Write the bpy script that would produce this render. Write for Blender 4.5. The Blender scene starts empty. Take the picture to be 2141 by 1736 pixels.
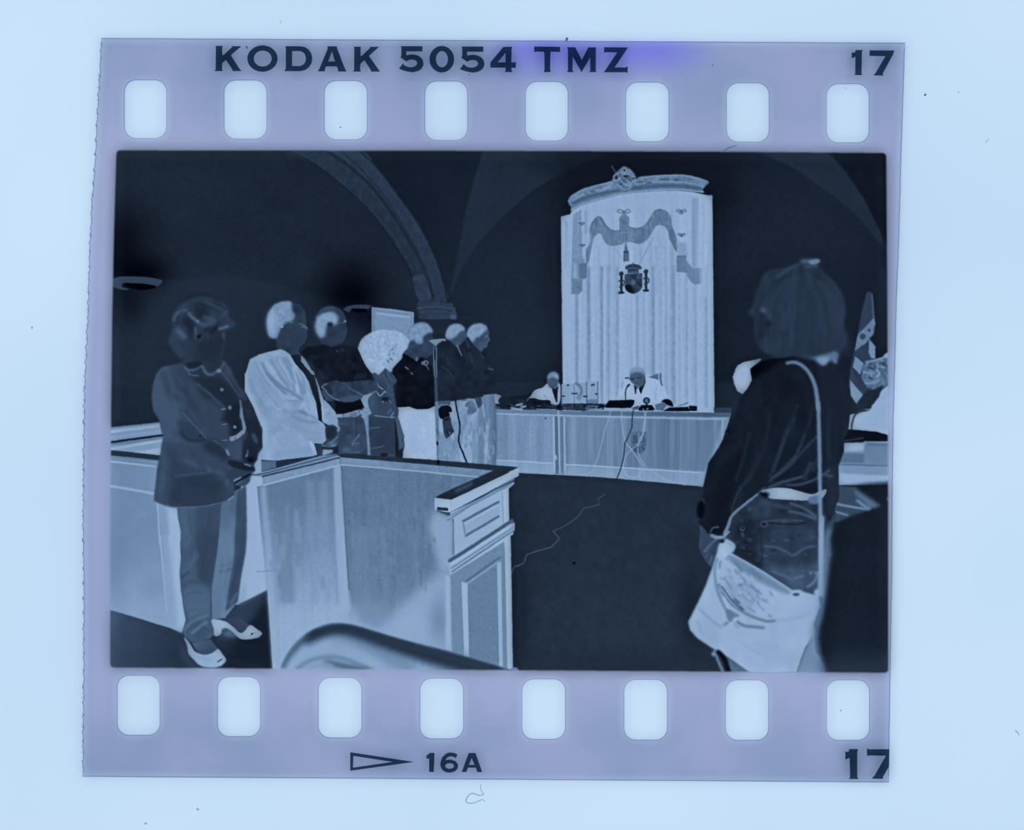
import bpy, math, random
import numpy as np
from mathutils import Vector
from mathutils.geometry import delaunay_2d_cdt

# ------------------------------------------------------------------ units
# real size in metres; a 35 mm film frame, 45 photograph pixels to the millimetre
PXMM = 45.0
MM = 0.001
CX, CY = 1070.5, 868.0
def wx(x): return (x - CX) / PXMM * MM
def wy(y): return (CY - y) / PXMM * MM
def s2l(c):
    c = np.asarray(c, dtype=float) / 255.0
    return np.where(c <= 0.04045, c / 12.92, ((c + 0.055) / 1.055) ** 2.4)

scene = bpy.context.scene
col = scene.collection

# ------------------------------------------------------------------ camera
CAM_D = 0.300
FILM_Z = 0.58 * MM            # upper face of the film
cam_d = bpy.data.cameras.new('camera')
cam = bpy.data.objects.new('camera', cam_d)
col.objects.link(cam)
cam.location = (0, 0, FILM_Z + CAM_D)
cam_d.sensor_fit = 'HORIZONTAL'
cam_d.sensor_width = 36.0
cam_d.lens = 36.0 * CAM_D / (2141 / PXMM * MM)
cam_d.clip_start = 0.005
cam_d.clip_end = 10
scene.camera = cam

# ------------------------------------------------------------------ light: soft, bluish room light from all around above
WHITE = s2l((196, 223, 249))          # what the bare white panel looks like
ALB = 0.86
AMB = 0.30                            # share of the light that comes from the room itself
world = bpy.data.worlds.new('room_light')
scene.world = world
world.use_nodes = True
bg = world.node_tree.nodes['Background']
WC = WHITE / ALB
bg.inputs['Color'].default_value = (*(WC / WC.max()), 1)
bg.inputs['Strength'].default_value = float(WC.max()) * AMB
# unseen area light added straight above, sized for the film's soft shadows
LH, LS = 1.2, 2.2
_g = (np.arange(200) + .5) / 200 * LS - LS / 2
_r2 = _g[:, None] ** 2 + _g[None, :] ** 2 + LH * LH
_form = float((LH * LH / _r2 ** 2).sum() * (LS / 200) ** 2)          # irradiance per unit radiance
lamp_d = bpy.data.lights.new('overhead_soft_light', 'AREA')
lamp_d.shape = 'SQUARE'; lamp_d.size = LS
lamp_d.color = tuple(WC / WC.max())
lamp_d.energy = float(WC.max()) * (1 - AMB) * math.pi / _form * math.pi * LS * LS
lamp = bpy.data.objects.new('overhead_soft_light', lamp_d)
col.objects.link(lamp)
lamp.location = (0, 0, LH)

scene.view_settings.view_transform = 'Standard'
scene.view_settings.look = 'None'
scene.view_settings.gamma = 1.0
scene.view_settings.use_curve_mapping = False
scene.view_settings.exposure = 0.0
scene.cycles.transparent_max_bounces = 32
scene.unit_settings.system = 'METRIC'
scene.unit_settings.length_unit = 'MILLIMETERS'

random.seed(7)
rng = np.random.default_rng(11)

# ------------------------------------------------------------------ helpers
def tag(o, label=None, cat=None, group=None, kind=None):
    if label: o['label'] = label
    if cat: o['category'] = cat
    if group: o['group'] = group
    if kind: o['kind'] = kind
    return o

def link(name, me, mat, parent=None):
    o = bpy.data.objects.new(name, me)
    col.objects.link(o)
    for m in (mat if isinstance(mat, (list, tuple)) else [mat]):
        me.materials.append(m)
    if parent: o.parent = parent
    return o

def new_mat(name):
    m = bpy.data.materials.new(name)
    m.use_nodes = True
    nt = m.node_tree
    nt.nodes.clear()
    out = nt.nodes.new('ShaderNodeOutputMaterial')
    return m, nt, out

def see_through(name, rgb):
    """clear plastic or dye: lets light through, tinted"""
    m, nt, out = new_mat(name)
    t = nt.nodes.new('ShaderNodeBsdfTransparent')
    t.inputs['Color'].default_value = (*rgb, 1)
    nt.links.new(t.outputs[0], out.inputs['Surface'])
    return m

def matte(name, rgb, rough=0.8):
    m, nt, out = new_mat(name)
    b = nt.nodes.new('ShaderNodeBsdfPrincipled')
    n = nt.nodes.new('ShaderNodeTexNoise')
    n.inputs['Scale'].default_value = 9000
    mx = nt.nodes.new('ShaderNodeMix'); mx.data_type = 'RGBA'
    mx.inputs['A'].default_value = (*rgb, 1)
    mx.inputs['B'].default_value = (*[c * 0.8 for c in rgb], 1)
    nt.links.new(n.outputs['Fac'], mx.inputs['Factor'])
    nt.links.new(mx.outputs['Result'], b.inputs['Base Color'])
    b.inputs['Roughness'].default_value = rough
    nt.links.new(b.outputs[0], out.inputs['Surface'])
    return m

def tint(srgb, passes=2, faces=1):
    """transmittance per face so that light going in and out again looks like srgb over the white panel"""
    t = s2l(srgb) / WHITE
    return np.clip(t, 0, 1) ** (1.0 / (passes * faces))

# ------------------------------------------------------------------ white panel under the film
def build_panel():
    m, nt, out = new_mat('white_panel_plastic')
    b = nt.nodes.new('ShaderNodeBsdfDiffuse')
    tc = nt.nodes.new('ShaderNodeTexCoord')
    n = nt.nodes.new('ShaderNodeTexNoise')
    n.inputs['Scale'].default_value = 38.0
    n.inputs['Detail'].default_value = 2.0
    nt.links.new(tc.outputs['Object'], n.inputs['Vector'])
    r = nt.nodes.new('ShaderNodeValToRGB')
    r.color_ramp.elements[0].position = 0.3
    r.color_ramp.elements[0].color = (ALB * 0.93, ALB * 0.935, ALB * 0.955, 1)
    r.color_ramp.elements[1].position = 0.7
    r.color_ramp.elements[1].color = (ALB * 1.07, ALB * 1.05, ALB * 1.02, 1)
    nt.links.new(n.outputs['Fac'], r.inputs['Fac'])
    nt.links.new(r.outputs['Color'], b.inputs['Color'])
    nt.links.new(b.outputs[0], out.inputs['Surface'])
    # a slab with rounded rim
    hw, hd, th, bev = 0.105, 0.080, 0.006, 0.0012
    prof = [(0, 0), (0.0004, -0.0002), (0.0009, -0.0006), (bev, -bev), (bev, -th + 0.0006), (0.0006, -th), (0, -th)]
    rings = []
    vs, fs = [], []
    def ring(off, z):
        base = len(vs)
        R = 0.006
        for cx, cy, a0 in ((hw - R, hd - R, 0), (-hw + R, hd - R, 90), (-hw + R, -hd + R, 180), (hw - R, -hd + R, 270)):
            for k in range(7):
                a = math.radians(a0 + k * 15)
                vs.append((cx + (R + off) * math.cos(a), cy + (R + off) * math.sin(a), z))
        return list(range(base, base + 28))
    for off, z in prof: rings.append(ring(off - bev, z))
    for a, b2 in zip(rings, rings[1:]):
        for i in range(28):
            j = (i + 1) % 28
            fs.append((a[i], b2[i], b2[j], a[j]))
    fs.append(tuple(rings[0])); fs.append(tuple(reversed(rings[-1])))
    me = bpy.data.meshes.new('white_panel')
    me.from_pydata(vs, [], fs)
    o = link('white_panel', me, m)
    tag(o, 'smooth bluish white panel lying flat under the film strip', 'panel')
    return o
build_panel()

# ------------------------------------------------------------------ film base
film = bpy.data.objects.new('film_negative', None)
col.objects.link(film)
film.empty_display_size = 0.01
tag(film, 'single frame of black and white film negative with perforated edges on the white panel', 'film negative')

def rrect(x0, y0, x1, y1, r, n=6):
    p = []
    for cx, cy, a0 in ((x1 - r, y1 - r, 0), (x0 + r, y1 - r, 90), (x0 + r, y0 + r, 180), (x1 - r, y0 + r, 270)):
        for k in range(n + 1):
            a = math.radians(a0 + 90 * k / n)
            p.append((cx + r * math.cos(a), cy + r * math.sin(a)))
    return p

HOLES = [(260.6, 167.5, 347.4, 289), (469, 168, 557, 290), (678.6, 169, 767, 291.4), (889, 170, 977, 292.6),
         (1099, 171, 1187.2, 294), (1309, 172.5, 1398, 295.2), (1519.8, 173.7, 1607.7, 296.3), (1728.8, 175.8, 1816.7, 297.6),
         (245.5, 1413.3, 333.6, 1537.4), (455.3, 1416, 543.8, 1540), (665.9, 1418, 755.6, 1542.8), (878.6, 1419.4, 968.4, 1544.8),
         (1091.8, 1421, 1181.6, 1546), (1305.3, 1422, 1394.8, 1547.4), (1517.7, 1422.9, 1606.6, 1547.8), (1729, 1422.9, 1817.7, 1548)]
FRAME = [(243, 314), (900, 314.8), (1300, 316), (1600, 317.6), (1853.5, 319.6), (1855.5, 600), (1857, 1000), (1857.5, 1407.5), (230, 1396.5), (230.5, 1100), (232, 850), (234.5, 650), (238, 480)]

def quad_round(q, r, n=4):
    out = []
    k = len(q)
    for i in range(k):
        p0, p, p1 = (np.array(q[i - 1], float), np.array(q[i], float), np.array(q[(i + 1) % k], float))
        a = p + (p0 - p) / np.linalg.norm(p0 - p) * r
        b = p + (p1 - p) / np.linalg.norm(p1 - p) * r
        for j in range(n + 1):
            t = j / n
            out.append(tuple((1 - t) ** 2 * a + 2 * t * (1 - t) * p + t * t * b))
    return out

LEFT = [(212, 79), (206, 189), (202, 251), (197.6, 348), (192, 415), (187.5, 514), (182, 682), (176, 806), (174.5, 906),
        (173, 1104), (174.5, 1210), (174.5, 1381), (172.5, 1611), (172, 1625)]
RIGHT = [(1893, 89), (1886, 300), (1880.5, 500), (1875, 640), (1868.5, 900), (1867, 1000), (1866, 1200), (1864, 1300), (1861, 1500), (1859, 1637)]
def left_x(y):
    return float(np.interp(y, [p[1] for p in LEFT], [p[0] for p in LEFT]))
def right_x(y):
    return float(np.interp(y, [p[1] for p in RIGHT], [p[0] for p in RIGHT]))

def film_outline():
    pts = []
    y = 79.0
    while y < 1622:                                   # left edge: cut with a blunt, chattering blade
        ph = ((y - 90) % 31.0) / 31.0
        nick = 2.4 * math.exp(-((ph - 0.5) / 0.12) ** 2)
        pts.append((left_x(y) - nick + random.uniform(-0.9, 0.9), y))
        y += 3.4
    pts.append((172, 1625))
    for k in range(1, 41):
        pts.append((172 + (1859 - 172) * k / 41, 1625 + 12 * k / 41 + random.uniform(-.15, .15)))
    y = 1637.0
    while y > 92:
        pts.append((right_x(y) + random.uniform(-.35, .35), y)); y -= 11
    pts.append((1893, 89))
    for k in range(1, 41):
        pts.append((1893 - (1893 - 213) * k / 41, 89 - 10 * k / 41 + random.uniform(-.12, .12)))
    return pts

def inside(poly, x, y):
    c = False
    n = len(poly)
    j = n - 1
    for i in range(n):
        xi, yi = poly[i]; xj, yj = poly[j]
        if (yi > y) != (yj > y) and x < (xj - xi) * (y - yi) / (yj - yi) + xi: c = not c
        j = i
    return c

def flat_fill(loops, solid):
    """triangulate nested loops (pixel coordinates); solid(x, y) -> material index or None"""
    vs, es = [], []
    for lp in loops:
        b = len(vs)
        vs += [Vector(p) for p in lp]
        es += [(b + i, b + (i + 1) % len(lp)) for i in range(len(lp))]
    v, e, f, *_ = delaunay_2d_cdt(vs, es, [], 0, 1e-6)
    faces = []
    for t in f:
        x = sum(v[i].x for i in t) / len(t); y = sum(v[i].y for i in t) / len(t)
        k = solid(x, y)
        if k is not None: faces.append((t, k))
    return [(p.x, p.y) for p in v], faces

def offset_loop(lp, d):
    """move a closed loop d pixels along its inward normal (negative: outward)"""
    n = len(lp)
    ar = sum(lp[i][0] * lp[(i + 1) % n][1] - lp[(i + 1) % n][0] * lp[i][1] for i in range(n))
    sg = 1.0 if ar > 0 else -1.0
    out = []
    for i in range(n):
        p = np.array(lp[i - 2], float); q = np.array(lp[(i + 2) % n], float)
        t = q - p; t /= max(np.linalg.norm(t), 1e-9)
        out.append((lp[i][0] - sg * t[1] * d, lp[i][1] + sg * t[0] * d))
    return out

def build_film_base():
    outline = film_outline()
    holes = [rrect(*h, 24) for h in HOLES]
    frame = quad_round(FRAME, 9)
    top_o = offset_loop(outline, 2.6)
    top_h = [offset_loop(h, -1.5) for h in holes]
    zt, zb = FILM_Z, FILM_Z - 0.13 * MM
    vs, fs, mi = [], [], []
    for (ol, hs, z, up) in ((top_o, top_h, zt, True), (outline, holes, zb, False)):
        def solid(x, y):
            if not inside(ol, x, y): return None
            for h, bb in zip(hs, HOLES):
                if bb[0] - 2 <= x <= bb[2] + 2 and bb[1] - 2 <= y <= bb[3] + 2 and inside(h, x, y): return None
            return 1 if inside(frame, x, y) else 0
        v2, tri = flat_fill([ol, frame] + hs, solid)
        b0 = len(vs)
        vs += [(wx(x), wy(y), z) for x, y in v2]
        for t, k in tri:
            a = [v2[i] for i in t]
            ar = sum(a[i][0] * a[(i + 1) % 3][1] - a[(i + 1) % 3][0] * a[i][1] for i in range(3))
            t = list(t) if (ar < 0) == up else list(reversed(t))
            fs.append([b0 + i for i in t]); mi.append(k)
    for lt, lb in [(top_o, outline)] + list(zip(top_h, holes)):        # chamfered cut edges
        k0 = len(vs)
        for (x, y), (x2, y2) in zip(lt, lb):
            vs.append((wx(x), wy(y), zt)); vs.append((wx(x2), wy(y2), zb))
        m = len(lt)
        for i in range(m):
            j = (i + 1) % m
            fs.append([k0 + 2 * i, k0 + 2 * i + 1, k0 + 2 * j + 1, k0 + 2 * j]); mi.append(2)
    me = bpy.data.meshes.new('film_base')
    me.from_pydata(vs, [], fs)
    me.polygons.foreach_set('material_index', mi)
    # --- rebate: lavender-grey tint, mottled, with a violet tint along part of the upper edge
    m, nt, out = new_mat('film_rebate')
    N, L = nt.nodes, nt.links
    tb = N.new('ShaderNodeBsdfTransparent')
    tc = N.new('ShaderNodeTexCoord')
    sep = N.new('ShaderNodeSeparateXYZ'); L.new(tc.outputs['Object'], sep.inputs[0])
    def ramp(src, a, bq, ca, cb):
        r = N.new('ShaderNodeMapRange'); r.interpolation_type = 'SMOOTHSTEP'
        r.inputs['From Min'].default_value = a; r.inputs['From Max'].default_value = bq
        r.inputs['To Min'].default_value = ca; r.inputs['To Max'].default_value = cb
        L.new(src, r.inputs['Value'])
        return r.outputs['Result']
    def mul(p, q):
        k = N.new('ShaderNodeMath'); k.operation = 'MULTIPLY'
        L.new(p, k.inputs[0]); L.new(q, k.inputs[1]); return k.outputs[0]
    def mix(fac, a, bq):
        k = N.new('ShaderNodeMix'); k.data_type = 'RGBA'
        L.new(fac, k.inputs['Factor'])
        for nm, c in (('A', a), ('B', bq)):
            if isinstance(c, bpy.types.NodeSocket): L.new(c, k.inputs[nm])
            else: k.inputs[nm].default_value = (*c, 1)
        return k.outputs['Result']
    no = N.new('ShaderNodeTexNoise'); no.inputs['Scale'].default_value = 260; no.inputs['Detail'].default_value = 3
    L.new(tc.outputs['Object'], no.inputs['Vector'])
    q = lambda c: tint(c, 2, 2)
    base = mix(ramp(no.outputs['Fac'], 0.35, 0.65, 0, 1), q((133, 153, 193)), q((147, 161, 203)))
    ya = N.new('ShaderNodeMath'); ya.operation = 'ABSOLUTE'; L.new(sep.outputs['Y'], ya.inputs[0])
    near = ramp(ya.outputs[0], wy(868 - 540), wy(868 - 690), 0.8, 0.0)
    base = mix(near, base, q((157, 169, 211)))
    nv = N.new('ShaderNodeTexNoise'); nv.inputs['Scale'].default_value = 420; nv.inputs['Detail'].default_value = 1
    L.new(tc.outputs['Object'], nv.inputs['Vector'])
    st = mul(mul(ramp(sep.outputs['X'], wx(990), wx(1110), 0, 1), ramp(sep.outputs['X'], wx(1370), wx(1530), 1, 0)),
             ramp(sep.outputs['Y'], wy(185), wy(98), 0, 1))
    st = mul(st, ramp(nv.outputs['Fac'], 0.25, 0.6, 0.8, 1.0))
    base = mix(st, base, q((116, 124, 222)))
    L.new(base, tb.inputs['Color']); L.new(tb.outputs[0], out.inputs['Surface'])
    clear = see_through('film_clear_base', (0.995, 0.995, 0.998))
    edge = see_through('film_cut_edge', (0.45, 0.55, 0.67))
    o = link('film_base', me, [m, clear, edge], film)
    tag(o, 'lavender grey translucent plastic base with sixteen rounded perforations')
    return o
build_film_base()

def build_burrs():
    """torn slivers left on the blunt-cut left edge"""
    vs, fs = [], []
    y = 92.0
    while y < 1612:
        x = left_x(y)
        h = random.uniform(5, 11); w = random.uniform(2.0, 4.6)
        s = random.uniform(-2, 2)
        b = len(vs)
        pts = [(x - 0.8 * w, y), (x - 0.2 * w, y - h * 0.55), (x + 0.55 * w, y - h * 0.1), (x + 0.9 * w + s * .3, y + h * 0.55), (x - 0.1 * w, y + h * 0.4)]
        for px, py in pts: vs.append((wx(px), wy(py), FILM_Z + 0.004 * MM))
        for px, py in pts: vs.append((wx(px), wy(py), FILM_Z - 0.05 * MM))
        fs.append(tuple(range(b, b + 5))); fs.append(tuple(range(b + 9, b + 4, -1)))
        for i in range(5):
            j = (i + 1) % 5
            fs.append((b + i, b + 5 + i, b + 5 + j, b + j))
        y += random.uniform(22, 36)
    me = bpy.data.meshes.new('edge_burrs'); me.from_pydata(vs, [], fs)
    o = link('edge_burrs', me, see_through('burr_plastic', (0.82, 0.85, 0.9)), film)
    tag(o, 'tiny torn slivers along the roughly cut left edge', kind='stuff')
build_burrs()

# ------------------------------------------------------------------ edge lettering
INK = see_through('edge_print_dye', (0.06, 0.125, 0.17))
GV = {'a': (440, 80, 10.705), 'b': (630, 80, 10.705), 'c': (820, 80, 7.646), 'd': (1100, 80, 8.921),
      'e': (1740, 80, 11.894), 'f': (720, 1560, 7.137), 'h': (1740, 1540, 13.381)}
def gpts(v, p):
    x0, y0, k = GV[v]
    return [(x0 + x / k, y0 + y / k) for x, y in p]
def ell(cx, cy, rx, ry, n=40):
    return [(cx + rx * math.cos(2 * math.pi * i / n), cy + ry * math.sin(2 * math.pi * i / n)) for i in range(n)]
def glyph(name, v, outer, inner=None, label=None):
    o = gpts(v, outer); loops = [o]
    if inner: i = gpts(v, inner); loops.append(i)
    def solid(x, y):
        if not inside(o, x, y): return None
        if inner and inside(i, x, y): return None
        return 0
    v2, tri = flat_fill(loops, solid)
    me = bpy.data.meshes.new(name)
    me.from_pydata([(wx(x), wy(y), FILM_Z + 0.006 * MM) for x, y in v2], [], [t for t, _ in tri])
    ob = link(name, me, INK, film)
    if label: ob['label'] = label
    return ob
K1 = [(112,172),(278,172),(265,200),(262,300),(268,385),(300,370),(488,195),(478,178),(692,178),(650,215),(470,365),(462,390),(655,690),(700,735),(490,735),(490,700),(350,485),(330,495),(262,560),(258,690),(275,735),(95,735),(118,690),(122,210)]
glyph('letter', 'a', K1)
glyph('letter', 'a', ell(1165, 455, 338, 295, 56), ell(1170, 455, 200, 178, 44))
glyph('letter', 'a', [(1670,178),(2000,180),(2110,195),(2200,255),(2260,345),(2279,455),(2262,560),(2205,650),(2115,715),(2000,738),(1650,735),(1685,690),(1688,215)],
      [(1830,288),(1985,286),(2060,305),(2115,360),(2140,445),(2125,530),(2080,590),(2010,622),(1828,622)])
glyph('letter', 'b', [(585,182),(800,182),(795,205),(810,250),(960,640),(1010,745),(815,745),(830,715),(790,630),(555,630),(525,700),(525,742),(365,740),(400,690),(590,235)],
      [(685,295),(755,520),(600,520)])
glyph('letter', 'b', [(1170,190),(1335,190),(1328,210),(1325,390),(1345,400),(1545,210),(1530,192),(1745,192),(1715,215),(1525,385),(1520,405),(1720,690),(1765,748),(1560,748),(1555,710),(1410,490),(1330,565),(1318,620),(1318,710),(1338,748),(1155,745),(1180,705),(1186,230)])
FIVE = [(135,127),(485,127),(482,215),(465,210),(228,208),(226,275),(270,262),(340,260),(400,272),(445,295),(485,340),(502,400),(495,440),(470,485),(420,522),(330,545),(230,530),(160,508),(108,487),(175,400),(190,430),(250,460),(320,465),(380,440),(402,400),(385,360),(330,340),(270,345),(228,372),(130,305),(145,285),(148,160)]
glyph('digit', 'c', FIVE)
glyph('digit', 'c', ell(793, 335, 197, 212, 52), ell(795, 335, 95, 130, 40))
glyph('digit', 'c', [(x + 973, y + 6) for x, y in FIVE])
glyph('digit', 'c', [(1775,140),(1920,135),(1910,160),(1905,385),(1950,385),(1978,378),(1975,475),(1905,470),(1908,510),(1922,542),(1800,540),(1815,510),(1812,470),(1595,470),(1570,475),(1570,390),(1580,375)],
      [(1812,235),(1812,385),(1685,385)])
glyph('letter', 'd', [(150,155),(635,160),(632,265),(610,255),(460,250),(452,290),(448,590),(462,632),(328,632),(342,595),(342,290),(330,252),(170,250),(150,265)])
glyph('letter', 'd', [(760,168),(915,168),(1040,405),(1160,170),(1308,170),(1300,200),(1300,600),(1312,632),(1180,632),(1198,595),(1195,355),(1035,632),(870,345),(865,595),(885,632),(760,632),(780,595),(780,200)])
glyph('letter', 'd', [(1455,168),(1900,172),(1650,545),(1850,545),(1895,525),(1893,650),(1860,635),(1450,635),(1700,265),(1490,260),(1455,272)])
glyph('digit', 'e', [(590,292),(765,295),(740,330),(728,870),(748,915),(552,915),(572,870),(575,460),(485,505),(480,360),(560,355)])
glyph('digit', 'e', [(930,300),(1545,305),(1520,390),(1260,870),(1262,930),(1025,925),(1080,860),(1325,445),(945,440),(925,445)])
glyph('arrow_mark', 'f', [(88,95),(1040,240),(88,372)], [(135,150),(720,240),(128,325)])
glyph('digit', 'f', [(1270,105),(1345,105),(1335,390),(1265,390),(1265,190),(1225,190),(1225,140),(1250,130)])
glyph('digit', 'f', [(1690,130),(1660,185),(1630,165),(1600,155),(1550,165),(1525,187),(1510,215),(1550,205),(1590,205),(1660,230),(1690,265),(1697,300),(1690,335),(1670,365),(1630,388),(1580,400),(1530,396),(1490,380),(1455,350),(1440,320),(1433,280),(1435,250),(1455,180),(1510,120),(1550,103),(1590,98),(1645,108)],
      ell(1570, 300, 65, 42, 28))
glyph('letter', 'f', [(1855,107),(1955,107),(2058,392),(1985,392),(1960,325),(1845,325),(1820,390),(1750,390)], [(1900,180),(1942,285),(1858,285)])
glyph('digit', 'h', [(490,355),(725,360),(700,450),(700,1140),(740,1195),(470,1195),(500,1140),(490,600),(370,650),(365,430),(450,435)])
glyph('digit', 'h', [(970,340),(1040,365),(1592,360),(1588,850),(1420,1130),(1420,1190),(1105,1185),(1190,1090),(1500,545),(1030,535),(975,555)])

# ------------------------------------------------------------------ the silver image: a flat photograph printed in the film
# drawn here as grey values on a fine grid, then turned into one thin sheet of mesh per depicted thing
GX0, GY0, GX1, GY1 = 222.0, 306.0, 1866.0, 1414.0
GS = 1.28
GW = int((GX1 - GX0) / GS) + 1
GH = int((GY1 - GY0) / GS) + 1
img = np.full((GH, GW), 40.0, np.float32)
lab = np.zeros((GH, GW), np.int16)
PARTS = [('negative_image', 'developed negative picture of a vaulted courtroom')]
cur = 0
VW = {'A': (220, 560, 5.3525), 'B': (220, 840, 5.3525), 'C': (220, 1120, 5.3525), 'D': (500, 600, 7.1367), 'E': (500, 780, 7.1367),
      'F': (720, 600, 6.297), 'G': (720, 760, 6.297), 'H': (1140, 320, 5.3525), 'I': (1140, 560, 5.3525), 'J': (1020, 740, 4.1173),
      'K': (520, 930, 3.617), 'M': (1420, 520, 4.7578), 'N': (1420, 840, 4.7578), 'O': (1420, 1080, 4.7578), 'Q': (1060, 960, 3.857),
      'R': (220, 300, 2.893), 'T': (900, 300, 2.1847), 'X': (0, 0, 1.0)}
def part(name=None, label=None):
    global cur
    if name is None: cur = 0; return
    PARTS.append((name, label)); cur = len(PARTS) - 1

def pts_of(v, p):
    if isinstance(v, str): v = [(v, p)]
    out = []
    for vv, f in v:
        x0, y0, k = VW[vv]
        a = np.asarray(f, float).reshape(-1, 2)
        out.append(np.stack([(x0 + a[:, 0] / k - GX0) / GS, (y0 + a[:, 1] / k - GY0) / GS], 1))
    return np.concatenate(out)

def catmull(p, closed=True, n=5):
    m = len(p)
    if m < 3: return p
    out = []
    rngi = range(m) if closed else range(m - 1)
    for i in rngi:
        if closed: p0, p1, p2, p3 = p[i - 1], p[i], p[(i + 1) % m], p[(i + 2) % m]
        else: p0, p1, p2, p3 = p[max(i - 1, 0)], p[i], p[i + 1], p[min(i + 2, m - 1)]
        t = np.linspace(0, 1, n, endpoint=False)[:, None]
        out.append(0.5 * (2 * p1 + (p2 - p0) * t + (2 * p0 - 5 * p1 + 4 * p2 - p3) * t ** 2 + (3 * p1 - p0 - 3 * p2 + p3) * t ** 3))
    out = np.concatenate(out)
    if not closed: out = np.concatenate([out, p[-1:]])
    return out

def box(a, r, ax):
    if r < 1: return a
    a = np.moveaxis(a, ax, 0)
    n = a.shape[0]
    pad = np.concatenate([np.repeat(a[:1], r + 1, 0), a, np.repeat(a[-1:], r, 0)], 0)
    c = np.cumsum(pad, 0, dtype=np.float64)
    o = (c[2 * r + 1:2 * r + 1 + n] - c[:n]) / (2 * r + 1)
    return np.moveaxis(o.astype(np.float32), 0, ax)
def blur(a, s):
    """three box passes, about a gaussian of sigma s cells"""
    if s < 0.3: return a
    if s < 0.9:
        w = min(0.32, s * s / 2)
        for ax in (0, 1):
            b = np.roll(a, 1, ax); c = np.roll(a, -1, ax)
            a = a * (1 - 2 * w) + w * (b + c)
        return a
    r = max(1, int(round((math.sqrt(4 * s * s + 1) - 1) / 2)))
    for _ in range(3):
        a = box(box(a, r, 0), r, 1)
    return a

def cover(p, pad=2, sub=3):
    """anti-aliased coverage of a polygon (non-zero spans, even-odd) -> (mask, x0, y0)"""
    x0 = max(int(math.floor(p[:, 0].min())) - pad, 0); x1 = min(int(math.ceil(p[:, 0].max())) + pad + 1, GW)
    y0 = max(int(math.floor(p[:, 1].min())) - pad, 0); y1 = min(int(math.ceil(p[:, 1].max())) + pad + 1, GH)
    if x1 <= x0 or y1 <= y0: return None
    w, h = x1 - x0, y1 - y0
    m = np.zeros((h, w + 2), np.float32)
    ax, ay = p[:, 0] - x0 + 0.5, p[:, 1] - y0 + 0.5
    bx, by = np.roll(ax, -1), np.roll(ay, -1)
    for r in range(h):
        for s in range(sub):
            y = r + (s + 0.5) / sub
            hit = (ay <= y) != (by <= y)
            if not hit.any(): continue
            xs = np.sort(ax[hit] + (y - ay[hit]) * (bx[hit] - ax[hit]) / (by[hit] - ay[hit]))
            xs = np.clip(xs, 0, w)
            for a, b in zip(xs[0::2], xs[1::2]):
                ia, ib = int(a), int(b)
                # difference coding of fractional coverage
                fa, fb = a - ia, b - ib
                row = m[r]
                row[ia] += (1 - fa); row[ia + 1] += fa
                row[ib] -= (1 - fb); row[min(ib + 1, w + 1)] -= fb
    m = np.cumsum(m, 1)[:, :w] / sub
    return np.clip(m, 0, 1), x0, y0

def vnoise(sx, sy, seed, amp=1.0):
    r = np.random.default_rng(seed)
    nx, ny = int(GW / sx) + 3, int(GH / sy) + 3
    g = r.standard_normal((ny, nx)).astype(np.float32)
    X = np.arange(GW) / sx; Y = np.arange(GH) / sy
    xi = X.astype(int); yi = Y.astype(int)
    fx = X - xi; fy = (Y - yi)[:, None]
    fx = fx * fx * (3 - 2 * fx); fy = fy * fy * (3 - 2 * fy)
    a = g[yi][:, xi] * (1 - fx) + g[yi][:, xi + 1] * fx
    b = g[yi + 1][:, xi] * (1 - fx) + g[yi + 1][:, xi + 1] * fx
    return amp * (a * (1 - fy) + b * fy)
NZ = {'cloud': vnoise(40, 40, 1) * .7 + vnoise(15, 15, 2) * .4, 'fine': vnoise(3, 3, 3), 'mid': vnoise(9, 9, 4),
      'grain': vnoise(7, 160, 5) * .7 + vnoise(3, 60, 6) * .5, 'fold': vnoise(11, 240, 7), 'curl': vnoise(4, 5, 8), 'cloth': vnoise(14, 22, 9)}

last = None
def put(mask, x0, y0, L, a=1.0, grad=None, noise=None, setlab=True):
    h, w = mask.shape
    sl = (slice(y0, y0 + h), slice(x0, x0 + w))
    if grad is not None:
        (ax, ay, la), (bx, by, lb) = grad
        X = np.arange(x0, x0 + w)[None, :]; Y = np.arange(y0, y0 + h)[:, None]
        d2 = (bx - ax) ** 2 + (by - ay) ** 2
        t = np.clip(((X - ax) * (bx - ax) + (Y - ay) * (by - ay)) / d2, 0, 1)
        L = la + (lb - la) * t
    if noise:
        L = L + sum(NZ[k][sl] * v for k, v in noise.items())
    m = mask * a
    img[sl] = img[sl] * (1 - m) + L * m
    if setlab: lab[sl][mask > 0.5] = cur

def P(v, p, L, f=0.35, s=1, a=1.0, g=None, n=None, lb=True, clip=None):
    """filled shape; g = (x, y, L, x, y, L) gradient in the view's coordinates; f = feather (pixels)"""
    global last
    q = pts_of(v, p)
    if s: q = catmull(q)
    c = cover(q, pad=3 + int(3 * f / GS))
    if c is None: return
    m, x0, y0 = c
    if f > 0.3: m = blur(m, f / GS)
    if clip is not None: m = m * clip[y0:y0 + m.shape[0], x0:x0 + m.shape[1]]
    gr = None
    if g is not None:
        vv = v if isinstance(v, str) else v[0][0]
        e = pts_of(vv, [g[0], g[1], g[3], g[4]])
        gr = ((e[0, 0], e[0, 1], g[2]), (e[1, 0], e[1, 1], g[5]))
    put(m, x0, y0, L, a, gr, n, lb)

def clipmask(v, p, s=1, f=0.5):
    q = pts_of(v, p)
    if s: q = catmull(q)
    c = cover(q, pad=3)
    full = np.zeros((GH, GW), np.float32)
    m, x0, y0 = c
    full[y0:y0 + m.shape[0], x0:x0 + m.shape[1]] = blur(m, f / GS)
    return full

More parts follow.
